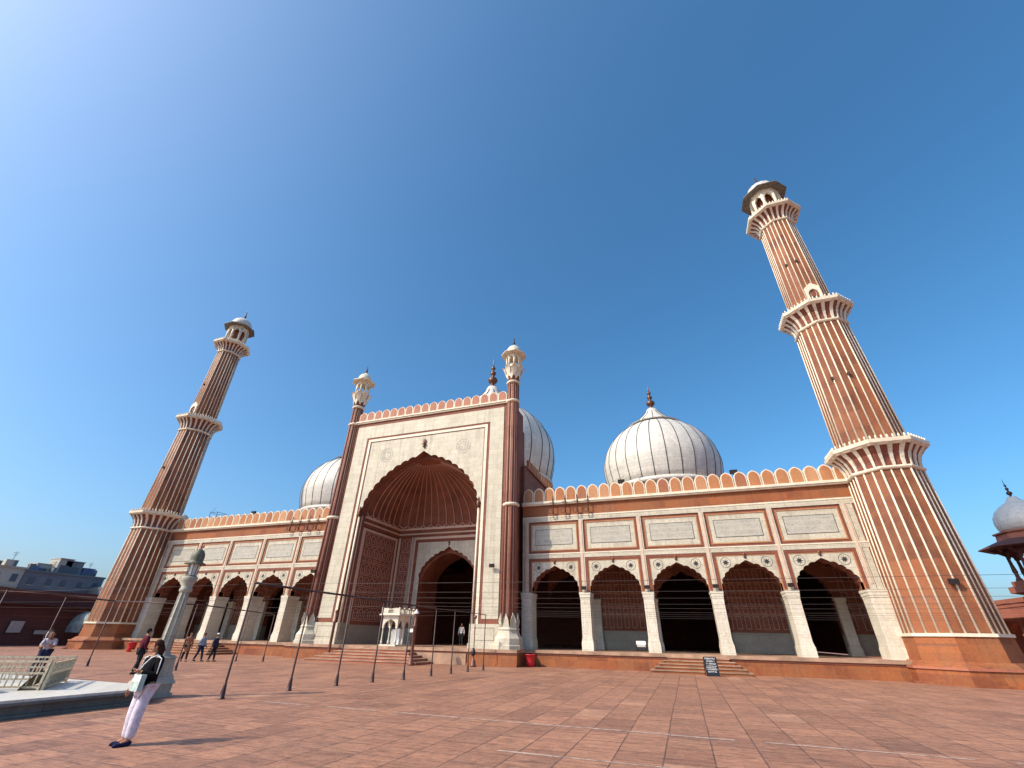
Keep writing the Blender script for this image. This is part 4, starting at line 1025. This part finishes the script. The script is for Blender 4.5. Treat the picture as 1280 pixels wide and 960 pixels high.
for i in range(1,5): floodlight((X0+i*BW,-.05,4.62),0,'small black floodlight on the %s free-standing pillar top right of the portal'%names[i-1],.8)
floodlight((32.0,-2.55,4.45),0,'small black floodlight on the striped shaft of the right minaret')
floodlight((6.88,-1.95,5.95),0,'small black floodlight on the white pier right of the great arch',.9)
floodlight((-8.3,-2.25,5.9),0,'small black floodlight on the slim left turret of the portal',.9)
for (x,l) in ((16.15,'black floodlight on the parapet below the left edge of the right dome'),(23.85,'black floodlight on the parapet right of the right dome'),(-19.8,'black floodlight on the left wing parapet')):
    t=floodlight((x,.45,11.9),0,l,1.15)
def bracket(x,label):
    t=thing('metal_bracket',label,'bracket',(x,-.3,10.6),0,'metal brackets hanging from the wing cornices')
    b=MB()
    b.tube([(0,0,.35),(0,0,-.95)],.034,M['iron'],5); b.tube([(0,0,.2),(0,.6,.2)],.02,M['iron'],5); b.tube([(0,0,-.9),(0,.28,-.9)],.02,M['iron'],5)
    b.tube([(-.28,-.02,-.1),(.06,-.02,-.1)],.016,M['iron'],5); b.tube([(0,-.28,.1),(0,0,-.3)],.016,M['iron'],5); b.build('arm',t)
    b=MB()
    for (x0,x1,z0,z1) in ((-.36,-.06,-.62,-.58),(-.36,-.06,-.98,-.94),(-.36,-.32,-.94,-.62),(-.1,-.06,-.94,-.62)): b.box(x0,x1,-.06,.0,z0,z1,M['bronze'])
    b.build('square_frame',t)
L=['leftmost','second','third','rightmost']
for i,x in enumerate((10.95,11.9,12.82,13.62)): bracket(x,'%s of the four metal brackets hanging from the right wing cornice near the portal'%L[i])
for i,x in enumerate((-14.1,-13.1,-12.1,-11.1)): bracket(x,'%s of the four metal brackets hanging from the left wing cornice near the portal'%L[i])
cg=thing('wire_cage','square open metal frame on the roof behind the left minaret','metal frame',(-29.2,2.6,10.4))
b=MB()
for (x,y) in ((0,0),(1.1,0),(1.1,1.1),(0,1.1)): b.tube([(x,y,0),(x,y,2.6)],.025,M['iron'],5)
for z in (1.3,1.7,2.1,2.6):
    q=[(0,0,z),(1.1,0,z),(1.1,1.1,z),(0,1.1,z),(0,0,z)]
    for a,c in zip(q,q[1:]): b.tube([a,c],.02,M['iron'],5)
b.tube([(0,0,2.6),(.9,-.2,3.1)],.015,M['iron'],5)
b.build('rods',cg)
# grey canopy against the left gallery
tc=thing('canopy','pale grey arched tarpaulin canopy against the dark gallery beside the left minaret','canopy',(-42.5,3.2,0))
b=MB(); v=[];n=14
for i in range(n+1):
    a=PI*i/n
    for (x,s_) in ((1.1,.82),(.3,.96),(-.9,1.0)): v.append((x,-1.35*cos(a)*s_,1.2+2.0*sin(a)**.8*s_))
f=[(i*3+j,i*3+j+1,i*3+j+4,i*3+j+3) for i in range(n) for j in range(2)]; N=len(v)
M['tarp']=plain('grey_tarpaulin',(.20,.225,.22),.7,0,.4,2)
b.add(v+[(x,y*.97,z-.03) for x,y,z in v],f+[tuple(q+N for q in ff)[::-1] for ff in f],M['tarp'],True)
b.build('tarpaulin',tc)
for (x,y) in ((1.0,-1.08),(1.0,1.08),(-.9,-1.3),(-.9,1.3)):
    b=MB(); b.tube([(x,y,0),(x,y,1.3)],.03,M['iron'],6); b.build('pole',tc)

# ---------------------------------------------------------------- people
def skin(pts,edges,rad,sub=2,root=0):
    me=bpy.data.meshes.new('tmp'); me.from_pydata(pts,edges,[]); o=bpy.data.objects.new('tmp',me); C.objects.link(o)
    md=o.modifiers.new('s','SKIN'); md.use_smooth_shade=True
    if not me.skin_vertices: return None
    for i,r in enumerate(rad):
        sv=me.skin_vertices[0].data[i]; sv.radius=(r if hasattr(r,'__len__') else (r,r)); sv.use_root=(i==root)
    ss=o.modifiers.new('u','SUBSURF'); ss.levels=sub; ss.render_levels=sub
    dg=bpy.context.evaluated_depsgraph_get(); ev=o.evaluated_get(dg); m2=bpy.data.meshes.new_from_object(ev)
    vs=[tuple(v.co) for v in m2.vertices]; fs=[tuple(p.vertices) for p in m2.polygons]
    bpy.data.objects.remove(o); bpy.data.meshes.remove(me); bpy.data.meshes.remove(m2)
    return vs,fs
def col(n,c,rough=.8): 
    if n not in M: M[n]=plain(n,c,rough,0,.22,14); M[n].node_tree.nodes['Principled BSDF'].inputs['Specular IOR Level'].default_value=.05
    return M[n]
SK=dict(pel=(0,0,.93),wa=(0,0,1.08),ch=(0,0,1.27),nk=(0,0,1.44),hd=(0,-.005,1.54))
for s_,n_ in ((1,'L'),(-1,'R')):
    SK.update({'hip'+n_:(.09*s_,0,.88),'kn'+n_:(.10*s_,-.01,.49),'an'+n_:(.10*s_,.02,.09),'to'+n_:(.11*s_,-.13,.035),'sh'+n_:(.165*s_,0,1.38),'el'+n_:(.235*s_,.02,1.12),'wr'+n_:(.25*s_,-.04,.87)})
RD=dict(pel=.095,wa=.098,ch=.135,nk=.055,hd=.06,hip=.095,kn=.06,an=.042,to=.035,sh=.062,el=.042,wr=.028)
ED=[('pel','wa'),('wa','ch'),('ch','nk'),('nk','hd')]+[(a+n,b+n) for n in 'LR' for a,b in (('hip','kn'),('kn','an'),('an','to'),('sh','el'),('el','wr'))]+[('pel','hip'+n) for n in 'LR']+[('ch','sh'+n) for n in 'LR']
def rad(k): return RD.get(k,RD.get(k[:-1]))
def person(label,loc,rz,H,pose={},top=None,bottom=None,shoes=(.03,.03,.035),hair=(.02,.015,.012),skinc=(.36,.19,.12),headturn=0,skirt=None,cap=None,long_hair=False,sleeves=1.0,stripe=None,hands=True,extra=None,bulk=1.0,wide=1.0):
    t=thing('person',label,'person',loc,rz); t.scale=(H/1.72,)*3
    J=dict(SK); J.update(pose); mt_skin=col('skin_%02d'%int(skinc[0]*100),skinc,.5)
    def grow(keys,extra_r,name,mat,over={},sub=2):
        ks=[k for k in keys]; idx={k:i for i,k in enumerate(ks)}
        es=[(idx[a],idx[b]) for a,b in ED if a in idx and b in idx]
        r=[(over.get(k,rad(k)*bulk+extra_r)) for k in ks]
        res=skin([J[k] for k in ks],es,r,sub,0)
        return res
    allk=['pel','wa','ch','nk','hd']+[a+n for n in 'LR' for a in ('hip','kn','an','to','sh','el','wr')]
    b=MB(); vs,fs=grow(allk,0,'body',mt_skin); b.add(vs,fs,mt_skin,True)
    # head with face
    hc=Vector(J['hd'])+Vector((0,-.012,.07)); Rz=Matrix.Rotation(headturn,4,'Z'); T=Matrix.Translation(hc)@Rz
    def ell(c,r,mat,n=14,m=10,fn=None,smooth=True,mb=b):
        v=[];f=[]
        for i in range(m+1):
            ph=PI*i/m
            for j in range(n):
                a=2*PI*j/n; p=Vector((c[0]+r[0]*sin(ph)*cos(a),c[1]+r[1]*sin(ph)*sin(a),c[2]+r[2]*cos(ph)))
                if fn: p=fn(p)
                v.append(T@p)
        f=[(i*n+j,(i+1)*n+j,(i+1)*n+(j+1)%n,i*n+(j+1)%n) for i in range(m) for j in range(n)]
        mb.add(v,f,mat,smooth)
    def face(p):
        q=p.copy()
        if q.z<-.02: k=min(1,(-.02-q.z)/.09); q.x*=1-.35*k; q.y=q.y*(1-.2*k)-.012*k
        if q.y<-.05 and abs(q.x)<.04: q.y+=.004
        return q
    ell((0,0,0),(.074,.094,.115),mt_skin,20,14,face)
    b.add([T@Vector(p) for p in ((-.013,-.088,-.03),(.013,-.088,-.03),(0,-.088,.015),(0,-.118,-.028),(0,-.09,-.04))],[(0,3,2),(3,1,2),(0,4,3),(4,1,3)],mt_skin,True)
    dk=col('eye_dark',(.015,.01,.01),.3); lip=col('lips',(.28,.08,.07),.5)
    for sx in (-1,1): ell((sx*.03,-.084,.008),(.013,.008,.006),dk,8,6); ell((sx*.032,-.088,.026),(.017,.006,.003),dk,8,6); ell((sx*.075,.0,-.005),(.012,.022,.03),mt_skin,8,6)
    ell((0,-.087,-.058),(.022,.008,.007),lip,8,6)
    # hands
    for n,sx in (('L',1),('R',-1)):
        w=Vector(J['wr'+n]); e=Vector(J['el'+n]); d=(w-e).normalized(); side=Vector((0,-1,0)) if abs(d.y)<.8 else Vector((1,0,0)); u=(side-d*side.dot(d)).normalized(); nrm=d.cross(u)
        pl=.085
        b.tube([w-d*.02,w+d*.02,w+d*.06,w+d*pl],[.022,.03,.034,.026],mt_skin,7)
        for k_,(o_,l_) in enumerate(((-.027,.062),(-.009,.074),(.009,.070),(.027,.055))):
            p=w+d*(pl-.015)+u*(-o_); q=p+d*l_*.5+nrm*.006*sx; r_=q+d*l_*.42+nrm*.022*sx
            b.tube([p,q,r_],[.0095,.0085,.006],mt_skin,5)
        p=w+d*.03+u*.028; b.tube([p,p+u*.028+d*.022,p+u*.03+d*.055],[.012,.010,.007],mt_skin,5)
    b.build('body',t)
    tk=['ch','wa','pel','nk']+[a+n for n in 'LR' for a in ('sh','el','wr','hip')]
    if top:
        mt=col(top[0],top[1]); keys=['ch','wa','pel','shL','shR','elL','elR','nk']+(['wrL','wrR'] if sleeves>=1 else [])
        Jb=dict(J); 
        if top[0].startswith('long'): pass
        J_save=dict(J)
        J['pel']=tuple(Vector(J['pel'])-Vector((0,0,.075)))
        for n in 'LR':
            if sleeves>=1: J['wr'+n]=tuple(Vector(J['el'+n]).lerp(Vector(J['wr'+n]),.93))
        J['nk']=tuple(Vector(J['nk'])-Vector((0,0,.035)))
        vs,fs=grow(keys,.018,'top',mt,{'nk':.07,'wa':.14*bulk,'pel':.155*bulk,'wrL':.045,'wrR':.045})
        J.clear(); J.update(J_save)
        q=MB(); q.add(vs,fs,mt,True); tp=q.build(top[2],t)
        if stripe:
            sm=col('white_stripe',(.8,.8,.8)); q=MB()
            for n,sx in (('L',1),('R',-1)):
                a=Vector(J['sh'+n]); e=Vector(J['el'+n]); w=Vector(J['wr'+n]); o_=Vector((sx*.055,-.035,.02))
                q.tube([Vector(J['nk'])+Vector((sx*.05,-.045,-.03)),a+Vector((sx*.0,-.055,.055)),a+o_+Vector((sx*.02,0,0)),e+o_*1.05],.010,sm,5)
            q.build('stripe',tp)
    if bottom:
        mt=col(bottom[0],bottom[1]); keys=['pel']+[a+n for n in 'LR' for a in ('hip','kn','an')]
        vs,fs=grow(keys,.018,'b',mt,{'hipL':.118,'hipR':.118,'anL':.068*wide,'anR':.068*wide,'knL':.08*wide,'knR':.08*wide,'pel':.14*bulk})
        q=MB(); q.add(vs,fs,mt,True); q.build(bottom[2],t)
    if skirt:
        mt=col(skirt[0],skirt[1]); z1,z0,r1,r0=skirt[2]; q=MB(); n=28; v=[];f=[]
        cx=[J['pel'],((J['anL'][0]+J['anR'][0])/2,(J['anL'][1]+J['anR'][1])/2,0)]
        for i in range(9):
            k_=i/8; z=z1+(z0-z1)*k_; r=r1+(r0-r1)*k_**.8; X=cx[0][0]+(cx[1][0]-cx[0][0])*k_; Y=cx[0][1]+(cx[1][1]-cx[0][1])*k_
            for j in range(n): a=2*PI*j/n; rr=r*(1+.06*k_*sin(7*a)); v.append((X+rr*cos(a)*1.0,Y+rr*sin(a)*.85,z))
        f=[(i*n+j,(i+1)*n+j,(i+1)*n+(j+1)%n,i*n+(j+1)%n) for i in range(8) for j in range(n)]
        q.add(v,[ff for ff in f],mt,True); o=q.build('skirt',t); so_=o.modifiers.new('thick','SOLIDIFY'); so_.thickness=.012
    for n in 'LR':
        sh=col('shoe_%02d'%int(shoes[2]*100),shoes,.5); a=Vector(J['an'+n]); to=Vector(J['to'+n]); q=MB(); d=(to-a); d.z=0; d.normalize()
        base=Vector((a.x,a.y,a.z-.055)); q.tube([base-d*.06,base-d*.02+Vector((0,0,.01)),base+d*.08+Vector((0,0,.0)),to+d*.05-Vector((0,0,.005)),to+d*.085-Vector((0,0,.01))],[.03,.048,.045,.038,.015],sh,9)
        q.build('shoe',t)
    hm=col('hair_%02d'%int(hair[0]*100),hair,.6)
    q=MB()
    def hf(p):
        r=p.copy()
        if r.y<-.03 and r.z<.055: r.y=-.03+(r.y+.03)*.15; 
        return r
    ell((0,.012,.022),(.084,.1,.11),hm,20,12,lambda p: Vector((p.x*(1 if p.z>-.02 else .9),max(p.y,-.062) if p.z<.07 else p.y,max(p.z,-.07))),mb=q)
    if long_hair: q.tube([T@Vector((0,.06,.0)),T@Vector((0,.1,-.07)),T@Vector((0,.095,-.16)),T@Vector((0,.08,-.24))],[.07,.065,.05,.015],hm,8)
    q.build('hair',t)
    if cap:
        cm=col(cap[0],cap[1]); q=MB(); ell((0,.008,.06),(.09,.105,.08),cm,18,8,lambda p: Vector((p.x,p.y,max(p.z,.045))),mb=q); q.build('cap',t)
    if extra: extra(t,J)
    return t
# woman in the foreground, turned to the camera's right, left arm folded over the bag
def bag(t,J):
    m1=col('bag_mint',(.42,.52,.48),.5); q=MB(); q.X=Matrix.Translation((.03,-.225,1.02))@Matrix.Rotation(R(-12),4,'Z')
    q.box(-.15,.15,-.045,.045,-.15,.12,m1); q.box(-.152,.152,-.05,-.045,.0,.12,col('bag_white',(.75,.78,.76),.5)); q.box(-.155,-.14,-.05,.05,-.15,.125,col('bag_white',(.75,.78,.76),.5))
    tg=q.build('handbag'); 
    # strap over the shoulder
    s_=MB(); s_.tube([(-.09,-.23,1.14),(-.05,-.19,1.3),(.0,-.12,1.42),(.06,-.05,1.46),(.09,.05,1.42)],.012,col('bag_white',(.75,.78,.76),.5),5)
    h=s_.build('strap',tg)
    tg.parent=None; tg.location=t.location; tg.rotation_euler=t.rotation_euler; tg.scale=t.scale
    tag(tg,'pale mint handbag held against the chest of the woman in white trousers','handbag')
person('woman in a black jacket with white stripes and white trousers, in the foreground',(10.36,-26.02,0),R(0),1.42,
    pose=dict(ch=(-.05,0,1.27),nk=(-.08,0,1.44),hd=(-.10,-.005,1.54),wa=(-.02,0,1.08),shL=(.11,0,1.385),shR=(-.22,0,1.375),elL=(.22,-.06,1.13),wrL=(.0,-.25,1.19),elR=(-.30,.0,1.12),wrR=(-.35,-.06,.89),hipL=(.085,0,.88),hipR=(-.085,0,.88),knL=(.07,-.04,.49),knR=(-.08,-.02,.49),anL=(.06,-.02,.09),toL=(.03,-.17,.035),anR=(-.09,.03,.09),toR=(-.17,-.09,.035)),
    top=('black_jacket',(.008,.008,.009),'jacket'),bottom=('white_trousers',(.62,.57,.66),'trousers'),shoes=(.02,.022,.06),hair=(.05,.02,.013),skinc=(.42,.21,.13),wide=1.32,headturn=R(-35),stripe=True,extra=bag,long_hair=True)
person('man in a maroon pullover and dark trousers, seen from behind near the lamp pillar',(-2.6,-17.4,0),R(165),1.62,
    pose=dict(knL=(.1,-.06,.5),anL=(.1,-.1,.09),toL=(.1,-.25,.035),anR=(-.1,.1,.09),toR=(-.1,-.03,.035),elL=(.24,.06,1.12),wrL=(.2,-.1,.92),elR=(-.24,.05,1.12),wrR=(-.22,-.08,.9)),
    top=('maroon_pullover',(.10,.02,.03),'pullover'),bottom=('dark_trousers',(.025,.03,.035),'trousers'),bulk=1.08)
person('person in a long orange tunic walking before the left wing, nearest the lamp pillar',(-9.3,-10.2,0),R(70),1.5,
    pose=dict(knL=(.09,-.1,.5),anL=(.09,-.2,.09),toL=(.09,-.35,.035),anR=(-.09,.17,.09),toR=(-.09,.04,.035)),
    top=('orange_tunic',(.38,.17,.09),'tunic'),bottom=('dark_trousers',(.025,.03,.035),'trousers'),skirt=('orange_tunic',(.38,.17,.09),(1.1,.55,.14,.2)),hair=(.02,.01,.01))
person('man in a pale blue shirt and dark blue trousers striding before the left steps',(-8.9,-9.6,0),R(95),1.46,
    pose=dict(knL=(.09,-.14,.5),anL=(.09,-.24,.09),toL=(.09,-.38,.035),knR=(-.09,.06,.5),anR=(-.09,.27,.12),toR=(-.09,.15,.04),wrL=(.25,-.15,.9),wrR=(-.25,.12,.9)),
    top=('pale_blue_shirt',(.30,.38,.47),'shirt'),bottom=('navy_trousers',(.03,.04,.08),'trousers'))
person('person in dark clothes and a white cap walking beside the man in pale blue',(-8.2,-9.3,0),R(100),1.46,
    pose=dict(knL=(.09,-.1,.5),anL=(.09,-.16,.09),toL=(.09,-.3,.035),anR=(-.09,.15,.09),toR=(-.09,.02,.035)),
    top=('dark_blue_top',(.04,.04,.08),'shirt'),bottom=('dark_trousers',(.025,.03,.035),'trousers'),cap=('white_cap',(.75,.75,.73)))
person('man in a pale lilac shirt stooping forward behind the beige railings',(-2.75,-20.65,0),R(55),1.58,
    pose=dict(pel=(0,.05,.9),wa=(0,.02,1.04),ch=(0,-.10,1.22),nk=(0,-.2,1.36),hd=(0,-.27,1.44),shL=(.16,-.14,1.30),shR=(-.16,-.14,1.30),elL=(.2,-.26,1.08),elR=(-.2,-.24,1.08),wrL=(.12,-.42,1.12),wrR=(-.12,-.42,1.1)),
    top=('lilac_shirt',(.45,.40,.46),'shirt'),bottom=('navy_trousers',(.03,.04,.08),'trousers'),sleeves=.5)
person('person in white top and blue trousers far off beside the left minaret base',(-33.5,-4.6,0),R(120),1.55,
    pose=dict(knL=(.1,-.1,.5),anL=(.1,-.15,.09),toL=(.1,-.29,.035),anR=(-.1,.12,.09),toR=(-.1,-.02,.035)),
    top=('white_shirt',(.62,.60,.58),'shirt'),bottom=('blue_trousers',(.05,.08,.2),'trousers'))
person('person in dark clothes, leftmost of two far off beside the left minaret base',(-34.6,-4.1,0),R(100),1.55,
    top=('dark_brown_top',(.07,.04,.03),'shirt'),bottom=('dark_trousers',(.025,.03,.035),'trousers'))
person('man in a white shirt standing in the dark great doorway',(1.45,5.2,ZF),R(10),1.6,
    top=('white_shirt',(.62,.60,.58),'shirt'),bottom=('dark_trousers',(.025,.03,.035),'trousers'))
